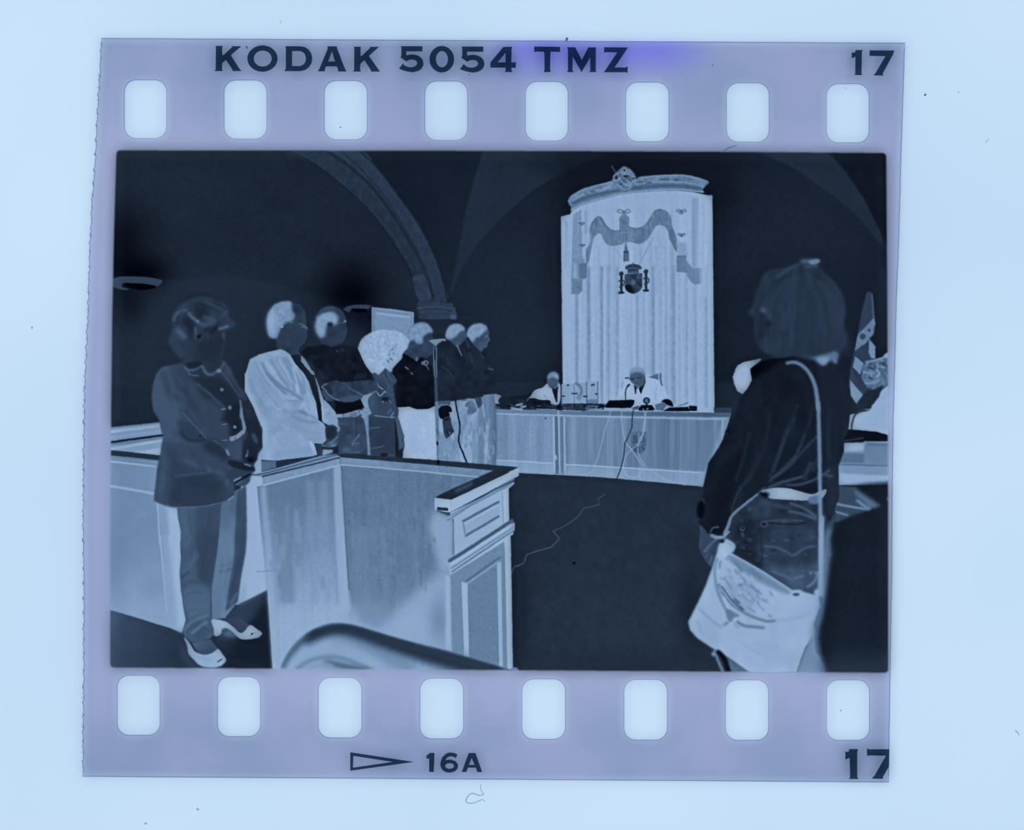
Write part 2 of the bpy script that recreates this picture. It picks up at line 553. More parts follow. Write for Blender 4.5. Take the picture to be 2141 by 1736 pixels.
def S(v, p, w, L, f=0.4, a=1.0, s=1, w2=None, n=None, lb=False, clip=None):
    """brush stroke along p, width w -> w2 in the view's units"""
    q = pts_of(v, p)
    if s and len(q) > 2: q = catmull(q, False)
    k = VW[v if isinstance(v, str) else v[0][0]][2]
    ws = np.linspace(w, w if w2 is None else w2, len(q)) / k / GS / 2
    d = np.gradient(q, axis=0)
    d /= np.maximum(np.linalg.norm(d, axis=1, keepdims=True), 1e-6)
    nn = np.stack([-d[:, 1], d[:, 0]], 1) * np.maximum(ws, 0.3)[:, None]
    x0 = max(int(q[:, 0].min() - ws.max()) - 4 - int(3 * f), 0); x1 = min(int(q[:, 0].max() + ws.max()) + 5 + int(3 * f), GW)
    y0 = max(int(q[:, 1].min() - ws.max()) - 4 - int(3 * f), 0); y1 = min(int(q[:, 1].max() + ws.max()) + 5 + int(3 * f), GH)
    if x1 <= x0 or y1 <= y0: return
    acc = np.zeros((y1 - y0, x1 - x0), np.float32)
    for i in range(len(q) - 1):
        c = cover(np.array([q[i] + nn[i], q[i + 1] + nn[i + 1], q[i + 1] - nn[i + 1], q[i] - nn[i]]), pad=1)
        if c is None: continue
        m, mx, my = c
        ys, xs = my - y0, mx - x0
        if ys < 0 or xs < 0: 
            m = m[max(-ys, 0):, max(-xs, 0):]; ys = max(ys, 0); xs = max(xs, 0)
        m = m[:acc.shape[0] - ys, :acc.shape[1] - xs]
        t = acc[ys:ys + m.shape[0], xs:xs + m.shape[1]]
        np.maximum(t, np.maximum(m, np.minimum(t + m, 1)), out=t)
    if f > 0.3: acc = blur(acc, f / GS)
    if clip is not None: acc = acc * clip[y0:y1, x0:x1]
    put(acc, x0, y0, L, a, None, n, lb)

def E(v, cx, cy, rx, ry, L, f=0.4, a=1.0, lb=False, n=None, clip=None):
    t = np.linspace(0, 2 * math.pi, 36, endpoint=False)
    P(v, np.stack([cx + rx * np.cos(t), cy + ry * np.sin(t)], 1).ravel(), L, f, 0, a, None, n, lb, clip)

def G(v, cx, cy, rx, ry, L, a=1.0):
    """soft gaussian blob"""
    c = pts_of(v, [cx, cy])[0]
    k = VW[v][2]
    X = (np.arange(GW)[None, :] - c[0]) / (rx / k / GS); Y = (np.arange(GH)[:, None] - c[1]) / (ry / k / GS)
    m = (a * np.exp(-(X * X + Y * Y))).astype(np.float32)
    img[:] = img * (1 - m) + L * m

# ---------------- room: vaults, walls, floor
img += NZ['cloud'] * 1.2
P('R', [0,0, 2141,0, 2141,500, 1700,900, 1480,990, 1300,930, 1060,870, 760,812, 340,832, 0,800], 37, f=5, n={'cloud':1.5})
P('R', [0,800, 340,832, 760,812, 1060,870, 1300,930, 1480,990, 1480,1447, 0,1447], 43, f=3, n={'cloud':1.5})
G('R', 640, 870, 420, 120, 47, .5)
G('R', 300, 200, 500, 260, 42, .5)
G('R', 90, 640, 190, 260, 8, .8); G('R', 200, 780, 170, 90, 3, .95)
G('R', 150, 960, 110, 120, 20, .7)
G('R', 1480, 880, 190, 170, 8, .85); G('R', 1500, 920, 110, 80, 3, .9)
G('R', 1600, 1050, 110, 70, 14, .6)
P('R', [1530,40, 2300,40, 2300,1000, 2060,960, 2050,850, 1985,660, 1890,480, 1770,310, 1640,140], 31, f=1, s=0, n={'cloud':1.2})
# wall under the far arch and its lighter vault webs
P('T', [820,30, 640,115, 470,210, 300,360, 200,480, 130,600, 92,690, 92,1092, 2141,1092, 2141,30], 33, f=1, s=0, n={'cloud':1.2})
P('T', [240,30, 850,30, 640,115, 470,210, 300,360, 200,480, 130,600, 95,690, 88,690, 115,560, 165,290], 45, f=1.2, s=0, n={'cloud':1.5})
G('T', 300, 600, 330, 330, 43, .55)
G('T', 330, 900, 330, 200, 44, .6)
G('T', 900, 60, 420, 110, 19, .75); G('T', 640, 200, 90, 150, 20, .55); G('T', 1340, 210, 110, 150, 18, .55)
G('T', 1700, 400, 320, 260, 40, .55)
P('T', [1490,30, 1810,30, 1900,130, 1980,250, 2050,390, 2110,530, 2040,440, 1950,330, 1830,230, 1680,125], 43, f=1.5, s=0, n={'cloud':1.2})
P('T', [1810,30, 2130,30, 2130,560, 2050,390, 1980,250, 1900,130], 25, f=1.2, s=0, n={'cloud':1.2})
S('T', [2080,40, 2086,560], 30, 14, f=7, a=.7)
# near ribbed arch
part('stone_arch', 'pale ribbed stone arch crossing the ceiling')
P('R', [1090,35, 1250,115, 1400,225, 1560,370, 1680,510, 1800,690, 1870,830, 1905,955, 2068,955, 2050,850, 1985,660, 1890,480, 1770,310, 1640,140, 1520,35], 50, f=.6, s=1, n={'mid':2.2,'fine':1.2})
P('R', [1330,38, 1460,130, 1600,260, 1730,420, 1850,610, 1950,800, 1985,950, 2068,955, 2050,850, 1985,660, 1890,480, 1770,310, 1640,140, 1530,38], 56, f=.6, n={'mid':2,'fine':1.2})
S('R', [1330,40, 1460,125, 1600,250, 1720,400, 1840,590, 1930,760, 1985,940], 20, 40, f=1)
S('R', [1420,40, 1560,170, 1690,320, 1810,510, 1900,680, 1960,850], 10, 46, f=.8)
S('R', [1640,400, 1760,560, 1860,730, 1920,900], 12, 47, f=1)
S('R', [1090,35, 1250,115, 1400,225, 1560,370, 1680,510, 1800,690, 1870,830, 1905,955], 8, 33, f=.8)
S('R', [1530,40, 1640,140, 1770,310, 1890,480, 1985,660, 2050,850, 2068,955], 8, 34, f=.8)
P('R', [1860,810, 1930,800, 1960,880, 1970,950, 1900,950], 60, f=.8, n={'mid':4})
P('F', [985,190, 1070,202, 1200,188, 1330,210, 1422,215, 1425,290, 1395,345, 1380,420, 1000,420, 990,350, 955,300, 958,265], 60, f=.6, n={'fine':2,'mid':2})
S('F', [955,285, 1060,272, 1200,260, 1320,275, 1425,295], 14, 76, f=.6); S('F', [960,310, 1080,295, 1210,290, 1410,318], 8, 50, f=.5)
S('F', [985,345, 1100,325, 1300,325, 1395,345], 8, 74, f=.5)
S('F', [980,195, 1070,205, 1200,192, 1330,212, 1422,218], 8, 46, f=.5)
P('F', [1395,345, 1445,265, 1470,330, 1480,420, 1390,420], 74, f=.6, n={'mid':10})
part()
# floor
P('Q', [0,95, 100,105, 600,135, 900,165, 1580,212, 1760,230, 1760,1760, 0,1760], 46, f=.5, s=0, n={'cloud':2.2,'mid':1})
G('Q', 1000, 1250, 500, 350, 50, .8); G('Q', 60, 1200, 130, 700, 33, .7); G('Q', 1480, 1150, 90, 400, 33, .6); G('Q', 850, 1700, 900, 70, 36, .6)
G('Q', 300, 500, 250, 200, 40, .4); G('Q', 900, 240, 400, 60, 52, .5)
S('Q', [790,285, 735,320, 745,368, 620,398, 585,450, 530,500, 450,550, 370,582], 7, 78, f=.5, s=0)
S('Q', [370,582, 425,640, 360,710, 250,740, 160,770, 140,830, 120,850, 60,870, 35,920], 8, 84, f=.5, s=0)
E('Q', 540, 840, 11, 10, 3, f=.5)
P('C', [40,830, 300,905, 850,1080, 1480,770, 1810,600, 1885,1620, 40,1620], 60, f=.8, s=0, g=(100,900,78, 900,1500,46))
P('C', [1480,770, 1800,605, 1815,760, 1560,1080, 1300,1200, 1100,1000], 60, f=6, s=0, g=(1500,760,62, 1800,700,56))
P('C', [1815,700, 1885,1520, 1300,1520, 1500,1150], 33, f=7, s=0, a=.85); G('C', 1600, 1350, 250, 180, 31, .6)

# ---------------- low panelled partition behind the woman on the left
part('wooden_partition', 'pale panelled wooden partition at the left edge')
P([('B', [40,292, 600,235, 660,380, 640,600, 600,1110, 850,1200]), ('C', [840,300, 900,950, 860,1080, 300,905, 40,832])], None, [0], s=0) if False else None
P('B', [40,292, 600,235, 900,220, 900,640, 40,545], 143, s=0, f=.5)
S('B', [50,296, 600,240], 16, 118); S('B', [50,340, 610,270], 26, 178, f=.6); S('B', [50,405, 630,325], 20, 150, f=.8)
S('B', [40,459, 660,374], 26, 40, f=.6); S('B', [50,488, 640,405], 20, 120, f=.6)
S('B', [40,538, 650,432], 24, 180, f=.6); P('B', [60,552, 640,450, 640,610, 300,575], 150, s=0, f=.6); P('B', [290,573, 620,520, 640,604], 178, s=0, f=.6)
P([('B', [40,600, 900,660, 900,1606]), ('C', [900,980, 870,1085, 300,905, 30,832])], [], 138, s=0, f=.5, n={'cloud':3}, g=(100,700,140, 300,1606,132)) if False else None
P('B', [40,600, 640,655, 900,680, 900,1606, 40,1606], 138, s=0, f=.5, n={'cloud':2.5})
P('C', [40,-10, 900,-10, 900,950, 860,1082, 300,905, 40,832], 140, s=0, f=.8, n={'cloud':2.5}, g=(200,0,137, 500,850,158))
G('C', 80, 300, 120, 500, 128, .5)
S('B', [40,573, 300,595, 640,633], 58, 54, f=.6); S('B', [40,618, 620,665], 14, 120, f=.6)
S('B', [50,668, 580,728], 20, 168, f=.5); S('B', [40,645, 590,700], 14, 128, f=.5)
S('B', [40,945, 300,985, 550,1032], 28, 166, f=.8)
P('B', [560,720, 700,720, 700,1606, 640,1606, 585,1150, 550,1110], 152, s=0, f=1)
S([('B', [585,1150, 620,1606]), ('C', [655,450, 692,845])], [], 20, 172, f=1, s=0) if False else None
S('B', [583,1140, 612,1606], 18, 170, f=.8); S('C', [612,-10, 655,450, 692,845], 20, 170, f=.8, s=0)
P('C', [640,-10, 860,-10, 900,950, 860,1085, 760,1045, 700,850, 660,450], 158, s=0, f=2)
P('C', [720,-10, 860,-10, 900,950, 862,1078, 810,1060, 790,700, 755,400], 176, s=0, f=4)
P('B', [690,1160, 830,1180, 850,1606, 720,1606], 174, s=0, f=3)

P([('B', [1560,820, 1760,780, 1800,1606]), ('C', [1830,0, 1815,605, 1480,775, 1380,760, 1380,-100])], None, 170, s=0, f=.8, n={'cloud':1.5})
S([('B', [1740,900, 1790,1606])], None, 60, 158, f=4)
P('C', [1520,560, 1810,470, 1812,600, 1480,770], 160, s=0, f=6)
# ---------------- curtained canopy
part('canopy_curtain', 'tall pale curtain with draped valance under a carved canopy')
P([('H', [176,712, 278,686, 300,640, 420,575, 600,520, 900,450, 1250,420, 1500,420, 1650,435, 1790,468, 1870,474]), ('X', [1494,868, 1177,868])], None, 170, s=0, f=.7, n={'grain':4.5,'fine':1.6})
cm = clipmask([('H', [176,712, 278,686, 300,640, 420,575, 600,520, 900,450, 1250,420, 1500,420, 1650,435, 1790,468, 1870,474]), ('X', [1494,868, 1177,868])], None, s=0)
for x, w, d in ((350,34,34),(485,40,34),(630,30,38),(705,30,22),(805,34,24),(962,8,36),(1030,24,26),(1105,24,14),(1205,34,34),(1290,30,12),(1350,24,16),(1430,44,26),(1500,22,14),(1580,26,20),(1680,30,16),(1800,28,22)):
    S('I', [x,-20, x+3,500, x+4,1000, x+6,1600], w, 172-d, f=1.6, a=.85, clip=cm, n={'curl':5})
    S('I', [x+w,40, x+w+3,600, x+w+5,1600], w*.6, 182, f=1.4, a=.6, clip=cm)
for x in (600,720,770,820,1000,1060,1190,1240,1420):
    S('H', [x,1040, x+4,1300, x+8,1606], 18, 150, f=1.4, a=.6, clip=cm)
S('H', [200,720, 205,1606], 40, 182, f=2, a=.6, clip=cm); S('H', [240,730, 225,1300], 14, 140, f=1, a=.6, clip=cm); S('H', [198,720, 240,820], 10, 130, f=.8, a=.7, clip=cm)
P('H', [300,660, 440,600, 900,470, 1250,440, 1500,440, 1720,480, 1720,640, 900,660, 440,760], 166, f=4, a=.5, clip=cm)
# valance and swags
P('H', [310,690, 405,630, 415,1000, 440,1230, 467,1235, 465,1400, 418,1420, 415,1540, 380,1580, 295,1582, 290,1400, 300,1000], 141, f=.6, s=0, n={'grain':6,'fine':3})
P('H', [370,1240, 465,1232, 462,1402, 380,1405], 118, f=.6, s=0, n={'grain':4}); P('H', [295,1408, 415,1418, 410,1545, 380,1580, 298,1580], 126, f=.6, s=0, n={'fine':4})
S('H', [330,1240, 335,1400], 30, 160, f=1); S('H', [420,620, 425,1180], 22, 172, f=1.2); S('H', [455,640, 455,900], 26, 150, f=1.6)
P('H', [458,1092, 498,1000, 495,880, 510,790, 560,730, 610,715, 650,750, 680,810, 740,860, 830,868, 836,715, 936,715, 940,820, 1010,840, 1090,820, 1150,770, 1190,690, 1240,635, 1300,628, 1370,660, 1405,720, 1420,820, 1455,900, 1475,1000, 1472,1112, 1430,1040, 1390,960, 1360,850, 1300,810, 1240,820, 1190,900, 1130,980, 1050,1020, 960,1000, 900,995, 860,1020, 760,1040, 690,1020, 650,960, 620,905, 580,910, 540,960, 520,1060, 492,1200, 460,1230], 124, f=.5, n={'grain':6,'curl':3})
S('H', [500,880, 560,740, 620,720, 660,790, 740,865, 830,870], 12, 108, f=.8); S('H', [945,830, 1020,850, 1100,825, 1170,740, 1240,645, 1310,640], 12, 110, f=.8)
vm = clipmask('H', [458,1092, 498,1000, 495,880, 510,790, 560,730, 610,715, 650,750, 680,810, 740,860, 830,868, 836,715, 936,715, 940,820, 1010,840, 1090,820, 1150,770, 1190,690, 1240,635, 1300,628, 1370,660, 1405,720, 1420,820, 1455,900, 1475,1000, 1472,1112, 1430,1040, 1390,960, 1360,850, 1300,810, 1240,820, 1190,900, 1130,980, 1050,1020, 960,1000, 900,995, 860,1020, 760,1040, 690,1020, 650,960, 620,905, 580,910, 540,960, 520,1060, 492,1200, 460,1230])
for i in range(150):
    x = random.uniform(470, 1470); y = random.uniform(640, 1120)
    S('H', [x, y, x + random.uniform(-5, 5), y + random.uniform(30, 110)], random.uniform(4, 11), random.choice((98, 108, 136, 146, 154)), f=.5, a=.8, clip=vm)
for i in range(60):
    x = random.uniform(560, 1420); y = random.uniform(960, 1060)
    S('H', [x, y, x, y + random.uniform(14, 30)], 6, 140, f=.6, a=.4, clip=cm)
S('H', [905,860, 905,990], 8, 104, f=.6); S('H', [840,720, 838,860], 8, 108, f=.6); E('H', 880, 770, 22, 34, 112, f=.8); S('H', [840,890, 970,890], 10, 142, f=.8)
P('H', [1470,1152, 1580,1145, 1585,1340, 1470,1332], 122, f=.6, s=0, n={'fine':4}); S('H', [1475,1155, 1578,1150], 14, 105, f=.6)
P('H', [1578,1200, 1650,1290, 1752,1285, 1752,1462, 1680,1472, 1640,1455, 1582,1370], 131, f=.6, s=0, n={'grain':5})
P('H', [1640,500, 1722,500, 1700,1290, 1640,1285], 150, f=1.2, s=0, n={'grain':5}); P('H', [1480,1000, 1570,1000, 1590,1145, 1480,1145], 155, f=1.5, s=0)
S('H', [1800,500, 1790,1606], 18, 182, f=1.4); S('H', [1735,480, 1740,1606], 26, 178, f=1.4, a=.7)
for bx, by, r in ((880,655,38),(1522,648,30),(1526,912,22),(408,785,18),(415,1030,16)):
    S('H', [bx,by, bx-r*1.2,by-r*.6, bx-r*1.9,by, bx-r*1.1,by+r*.35, bx,by], 9, 100, f=.4)
    S('H', [bx,by, bx+r*1.2,by-r*.6, bx+r*1.9,by, bx+r*1.1,by+r*.35, bx,by], 9, 100, f=.4)
    S('H', [bx,by, bx-r*.7,by+r, bx-r*.1,by+r*1.1, bx,by], 8, 108, f=.4); S('H', [bx,by, bx+r*.7,by+r, bx+r*.2,by+r*1.1, bx,by], 8, 108, f=.4)
S('H', [902,1000, 905,1100], 12, 95, f=.5); P('H', [893,1040, 915,1040, 925,1095, 935,1110, 940,1212, 872,1216, 876,1110, 885,1090], 100, f=.5, s=0, n={'grain':8}); S('H', [875,1108, 932,1108], 16, 62, f=.5)
S('H', [1215,940, 1150,1060, 1060,1232], 5, 128, f=.4); S('H', [765,1060, 880,1200], 5, 140, f=.4)
# cornice
part('carved_canopy', 'curved carved cornice with a small crest on top of the curtain')
P('H', [253,532, 300,470, 420,400, 560,360, 740,312, 760,255, 830,185, 885,150, 950,180, 1000,240, 1022,292, 1060,265, 1300,246, 1500,243, 1650,260, 1760,290, 1832,326, 1790,375, 1762,412, 1775,442, 1650,432, 1500,418, 1250,427, 900,458, 600,527, 420,583, 300,645, 283,645, 290,605, 265,578], 122, f=.8, n={'fine':6,'mid':5})
S('H', [262,545, 310,480, 430,410, 600,360, 740,325], 14, 150, f=.8); S('H', [1060,275, 1300,255, 1500,252, 1650,270, 1810,325], 14, 146, f=.8)
S('H', [300,540, 420,470, 600,415, 740,380], 16, 150, f=.8); S('H', [1000,350, 1250,325, 1500,325, 1650,345, 1780,385], 10, 150, f=.7)
S('H', [300,575, 420,510, 600,460, 840,415], 36, 92, f=1.2); S('H', [960,395, 1250,370, 1500,368, 1650,385, 1755,405], 40, 92, f=1.2)
S('H', [290,640, 420,570, 600,515, 900,447, 1250,415, 1500,410, 1650,424, 1770,438], 14, 155, f=.7)
for dx, dy in ((460,455),(520,435),(540,428)): E('H', dx, dy, 24, 9, 98, f=.8)
for dx in (1060,1140,1200,1290,1380,1460): S('H', [dx,335, dx+30,285], 12, 140, f=.7)
for dx, dy, w in ((1060,325,40),(1160,335,34),(1340,295,60),(1470,300,40)): E('H', dx, dy, w, 12, 92, f=1)
P('H', [745,322, 765,258, 800,228, 828,186, 862,178, 885,150, 915,172, 950,180, 970,214, 1000,240, 1022,300, 985,330, 965,400, 930,430, 880,428, 850,412, 820,370, 790,345], 112, f=.7, s=0, n={'curl':8,'fine':5})
for dx, dy, rx, ry, l in ((885,190,22,20,46),(795,272,16,24,42),(905,262,34,13,48),(962,238,18,13,52),(832,238,14,11,62),(868,312,32,24,96),(848,345,16,12,72),(950,300,18,12,86),(905,405,12,14,84),(985,285,12,14,60)): E('H', dx, dy, rx, ry, l, f=.6)
for q in ([790,240,850,215,885,165],[885,165,930,210,985,240],[760,310,800,310,830,280],[830,280,870,340,930,370],[930,370,980,320,1015,300],[850,240,930,235,1000,270],[870,410,930,400,960,350],[800,345,860,400],[910,300,940,330,900,360],[765,270,790,230],[865,200,885,220,910,200]): S('H', q, 11, 152, f=.5)
for i in range(26):
    x = random.uniform(770, 1000); y = random.uniform(230, 410)
    S('H', [x, y, x + random.uniform(-18, 18), y + random.uniform(-18, 18)], 8, random.choice((88, 140, 150, 156)), f=.5, a=.7)
S('H', [740,140, 770,190, 790,230], 9, 92, f=.6)
S('H', [650,400, 720,365, 760,330], 12, 150, f=.6); S('H', [600,440, 690,400], 10, 150, f=.6)
# coat of arms on the curtain
part('coat_of_arms', 'crowned shield between two columns fixed to the curtain')
P('H', [893,1292, 905,1262, 940,1250, 985,1242, 1040,1250, 1075,1275, 1078,1292, 1042,1312, 1042,1346, 928,1346, 925,1312], 62, f=.4, n={'curl':7,'fine':6})
S('H', [985,1225, 985,1250], 10, 60); S('H', [905,1300, 985,1285, 1070,1298], 10, 100, f=.4); S('H', [930,1335, 1040,1335], 12, 104, f=.5)
P('H', [890,1356, 1086,1346, 1087,1500, 1068,1535, 1035,1562, 985,1576, 935,1562, 905,1535, 890,1495], 66, f=.4, s=0, n={'curl':9,'fine':7})
E('H', 985, 1452, 24, 30, 95, f=.5); P('H', [895,1480, 960,1480, 985,1560, 930,1555, 900,1520], 32, f=.8); E('H', 1040, 1385, 22, 26, 82, f=.6); E('H', 935, 1395, 24, 22, 74, f=.6); E('H', 1040, 1500, 20, 22, 76, f=.6)
for sx, y0 in ((852,1330),(1128,1305)):
    P('H', [sx-14,y0+20, sx+16,y0+20, sx+14,y0+225, sx-14,y0+230], 50, f=.4, s=0)
    P('H', [sx-34,y0+225, sx+32,y0+222, sx+32,y0+245, sx-34,y0+248], 48, f=.4, s=0)
    P('H', [sx-26,y0+15, sx,y0-6, sx+22,y0+8, sx+20,y0+36, sx-22,y0+36], 55, f=.5)
    S('H', [sx-34,y0+110, sx,y0+90, sx+32,y0+110, sx+20,y0+150, sx-24,y0+170], 14, 62, f=.5)
part()

# ---------------- judges' bench
part('judges_bench', 'long pale panelled bench with papers and microphones on top')
P('J', [40,478, 600,486, 2095,508, 2078,560, 2010,760, 1850,1140, 1000,1060, 270,1020, 40,1010], 140, f=.5, s=0, n={'grain':6,'fine':1.5})
P('J', [668,545, 2020,570, 1960,780, 1870,1010, 670,950], 128, f=2, s=0, n={'grain':8}, g=(700,600,136, 1500,800,124))
P('J', [60,920, 560,955, 560,1040, 270,1018, 60,1000], 152, f=1, s=0, n={'grain':3}); P('J', [670,970, 1865,1035, 1850,1135, 1000,1058, 670,1045], 150, f=1, s=0, n={'grain':4})
P('J', [40,478, 600,486, 2095,510, 2082,546, 40,514], 104, f=.6, s=0, g=(100,490,128, 1900,520,92))
S('J', [40,515, 600,530, 1150,545, 2076,564], 10, 178, f=.5)
P('J', [574,540, 610,540, 616,1040, 580,1036], 104, f=.5, s=0); P('J', [622,545, 652,545, 660,1042, 626,1040], 118, f=.5, s=0)
S('J', [566,538, 574,1035], 14, 172, f=.5); S('J', [608,488, 618,1040], 11, 178, f=.5); S('J', [656,542, 663,1045], 12, 174, f=.5)
S('J', [60,914, 560,944], 12, 172, f=.5); S('J', [668,954, 1000,972, 1868,1026], 13, 170, f=.5); S('J', [2023,568, 2016,740], 11, 170, f=.5)
P('J', [2030,570, 2078,572, 2020,740], 138, f=.6, s=0)
E('J', 498, 555, 7, 7, 40); S('J', [582,870, 588,910], 16, 170, f=.6)
S('J', [60,1000, 270,1022, 1000,1062, 1850,1140], 6, 165, f=.5)
# emblem and cables
P('J', [1230,668, 1368,672, 1366,800, 1345,845, 1300,868, 1258,848, 1234,800], 104, f=.5, s=0, n={'curl':8})
for q in ([1250,700,1262,740],[1275,700,1285,745],[1250,765,1290,755],[1330,700,1345,740],[1325,765,1350,755],[1262,800,1280,840],[1300,790,1300,850],[1320,800,1345,830],[1270,790,1300,815],[1345,780,1325,800]):
    S('J', q, 10, 72, f=.5)
S('J', [1298,676, 1298,760], 16, 128, f=.6)
S('J', [1055,488, 1040,560, 1010,640, 985,750, 950,880, 920,960, 905,1010, 860,1035], 6, 164, f=.4); S('J', [860,1035, 780,1040], 6, 164, f=.6)
S('J', [1150,488, 1155,600, 1185,760, 1240,830, 1300,920, 1335,980, 1310,1040, 1250,1065, 1190,1040, 1165,980, 1180,900, 1230,830, 1300,770, 1340,680, 1355,560, 1345,500, 1335,470], 6.5, 166, f=.4)
S('J', [1370,480, 1350,560, 1330,690, 1300,760, 1296,860, 1330,930, 1380,990, 1470,1050, 1560,1095, 1700,1130], 6.5, 164, f=.4)
S('J', [1300,462, 1250,485, 1242,560, 1240,630, 1205,720, 1180,770, 1168,900, 1140,1000, 1108,1082], 10, 52, f=.4, s=0)
# people and things along the top, mostly seen against wall and curtain
P('J', [40,352, 100,356, 122,385, 108,430, 50,436], 172, f=.5); P('J', [110,395, 180,375, 330,350, 420,300, 400,400, 330,432, 60,440, 55,430, 105,430], 30, f=.6, s=0)
P('J', [100,380, 150,372, 320,400, 330,430, 110,430], 38, f=.6, n={'mid':5})
P('J', [632,262, 948,236, 948,442, 632,442], 156, f=.5, s=0, n={'grain':5})
S('J', [752,250, 800,290, 806,335, 785,365], 22, 118, f=.8); E('J', 785, 375, 22, 26, 132, f=1); P('J', [848,395, 940,390, 945,440, 850,440], 120, f=.8, s=0)
for x in (634,742,850,946): S('J', [x,265 if x<800 else 240, x+2,440], 6, 78 if x!=742 else 108, f=.4)
for q in ([636,366,664,366],[720,343,772,343],[820,367,858,367],[924,346,944,346],[886,272,920,266],[680,272,700,270]): S('J', q, 12, 42, f=.4)
P('J', [60,440, 200,430, 420,444, 640,432, 900,428, 1010,434, 1015,478, 800,490, 610,486, 60,470], 36, f=.5, s=0, n={'curl':12})
P('J', [640,434, 820,425, 830,480, 650,480], 58, f=.6, s=0, n={'curl':10}); P('J', [860,440, 960,445, 930,485, 830,480], 98, f=.6, s=0)
for q in ([240,445,300,430],[280,462,330,452],[200,470,300,480]): S('J', q, 16, 165, f=.5)
for q in ([640,485,800,492],[860,488,990,470],[420,476,600,482]): S('J', q, 8, 150, f=.5)
P('J', [1000,462, 1160,456, 1262,470, 1230,492, 1000,482], 182, f=.5, s=0)
P('J', [1940,462, 2096,462, 2096,510, 1950,506], 62, f=.5, s=0); P('J', [1800,465, 1945,466, 1945,506, 1780,500], 168, f=.5, s=0)
for i in range(70):
    x = random.uniform(70, 1000); y = random.uniform(434, 476)
    S('J', [x, y, x + random.uniform(10, 50), y + random.uniform(-5, 5)], random.uniform(4, 9), random.choice((14, 22, 60, 95, 130, 40)), f=.5, a=.7)
part('person', 'robed figure seated at the left end of the bench')
P('J', [335,405, 370,360, 405,312, 470,292, 520,250, 600,240, 625,300, 612,430, 540,425, 480,400, 400,395], 176, f=.5, n={'fine':2})
E('J', 560, 235, 50, 66, 84, f=.8, lb=True); P('J', [512,215, 530,170, 575,155, 608,185, 606,220, 560,200], 146, f=1.2, n={'curl':5})
P('J', [552,296, 578,300, 608,278, 602,345, 598,412, 584,410], 36, f=.5); S('J', [480,350, 520,405], 8, 128, f=.6)
P('J', [338,412, 352,385, 400,382, 450,398, 530,400, 538,425, 470,440, 340,440], 28, f=.5, n={'curl':5})
part('person', 'robed figure reading at the middle of the bench beside a microphone')
P('J', [1100,460, 1112,390, 1130,310, 1165,240, 1240,205, 1360,182, 1440,190, 1495,245, 1535,330, 1556,405, 1595,455], 180, f=.6, n={'fine':2})
P('J', [1438,180, 1466,168, 1468,228, 1440,215, 1380,200], 104, f=.6, s=0); S('J', [1486,168, 1488,230, 1502,275], 12, 84, f=.8)
S('J', [1455,280, 1440,350, 1450,410], 10, 160, f=1); S('J', [1165,240, 1150,300], 8, 130, f=1)
P('J', [1226,232, 1222,190, 1240,140, 1290,122, 1340,140, 1354,190, 1348,250, 1322,282, 1292,288, 1256,262], 92, f=.6, n={'mid':4})
P('J', [1226,180, 1232,140, 1290,112, 1346,140, 1356,185, 1320,160, 1260,160], 150, f=1.2, n={'curl':5})
S('J', [1215,212, 1240,218, 1262,212], 8, 40, f=.4); S('J', [1275,208, 1320,205], 8, 60, f=.5); S('J', [1270,250, 1300,250], 6, 60, f=.5); S('J', [1182,212, 1212,205], 10, 40, f=.4)
P('J', [1255,266, 1290,292, 1275,350, 1268,345], 36, f=.4, s=0); P('J', [1292,300, 1345,262, 1354,188, 1356,250, 1318,348], 32, f=.4, s=0)
P('J', [1278,300, 1300,300, 1312,345, 1292,325, 1278,345], 182, f=.4, s=0)
part('desk_microphone', 'slim gooseneck microphone on the bench')
S('J', [1188,405, 1184,330, 1198,285, 1215,265], 9, 44, f=.4, lb=True); S('J', [1200,285, 1220,262], 16, 30, f=.4, lb=True)
P('J', [1014,440, 1045,402, 1150,398, 1240,396, 1265,400, 1255,440, 1228,466, 1014,466], 22, f=.4, s=0, n={'curl':4}, lb=True)
part('desk_microphone', 'round headed desk microphone in front of the reading figure')
E('J', 1366, 404, 30, 29, 34, f=.5, lb=True); E('J', 1366, 404, 19, 20, 98, f=.5); S('J', [1366,430, 1366,450], 14, 20, lb=True)
P('J', [1292,470, 1320,442, 1410,442, 1440,478, 1420,490, 1300,488], 24, f=.4, s=0, n={'curl':6}, lb=True); S('J', [1240,470, 1300,452], 10, 28)
for q in ([1335,470,1342,486],[1365,478,1380,470]): S('J', q, 8, 165)
part('person') if False else None
cur = [i for i, p in enumerate(PARTS) if p[1] and 'reading' in p[1]][0]
P('J', [1434,440, 1512,418, 1542,440, 1505,490, 1450,486], 100, f=.5, s=0, n={'curl':8}); P('J', [1492,412, 1530,390, 1572,402, 1596,452, 1545,442, 1520,422], 24, f=.5)
cur = [i for i, p in enumerate(PARTS) if p[0] == 'judges_bench'][0]
P('J', [1505,494, 1560,462, 1725,456, 1735,494], 22, f=.5, s=0, n={'curl':4}); P('J', [1732,446, 1800,450, 1800,492, 1732,490], 12, f=.4, s=0); S('J', [1735,470, 1800,471], 6, 70, f=.3); S('J', [1645,448, 1728,420], 6, 70, f=.4)

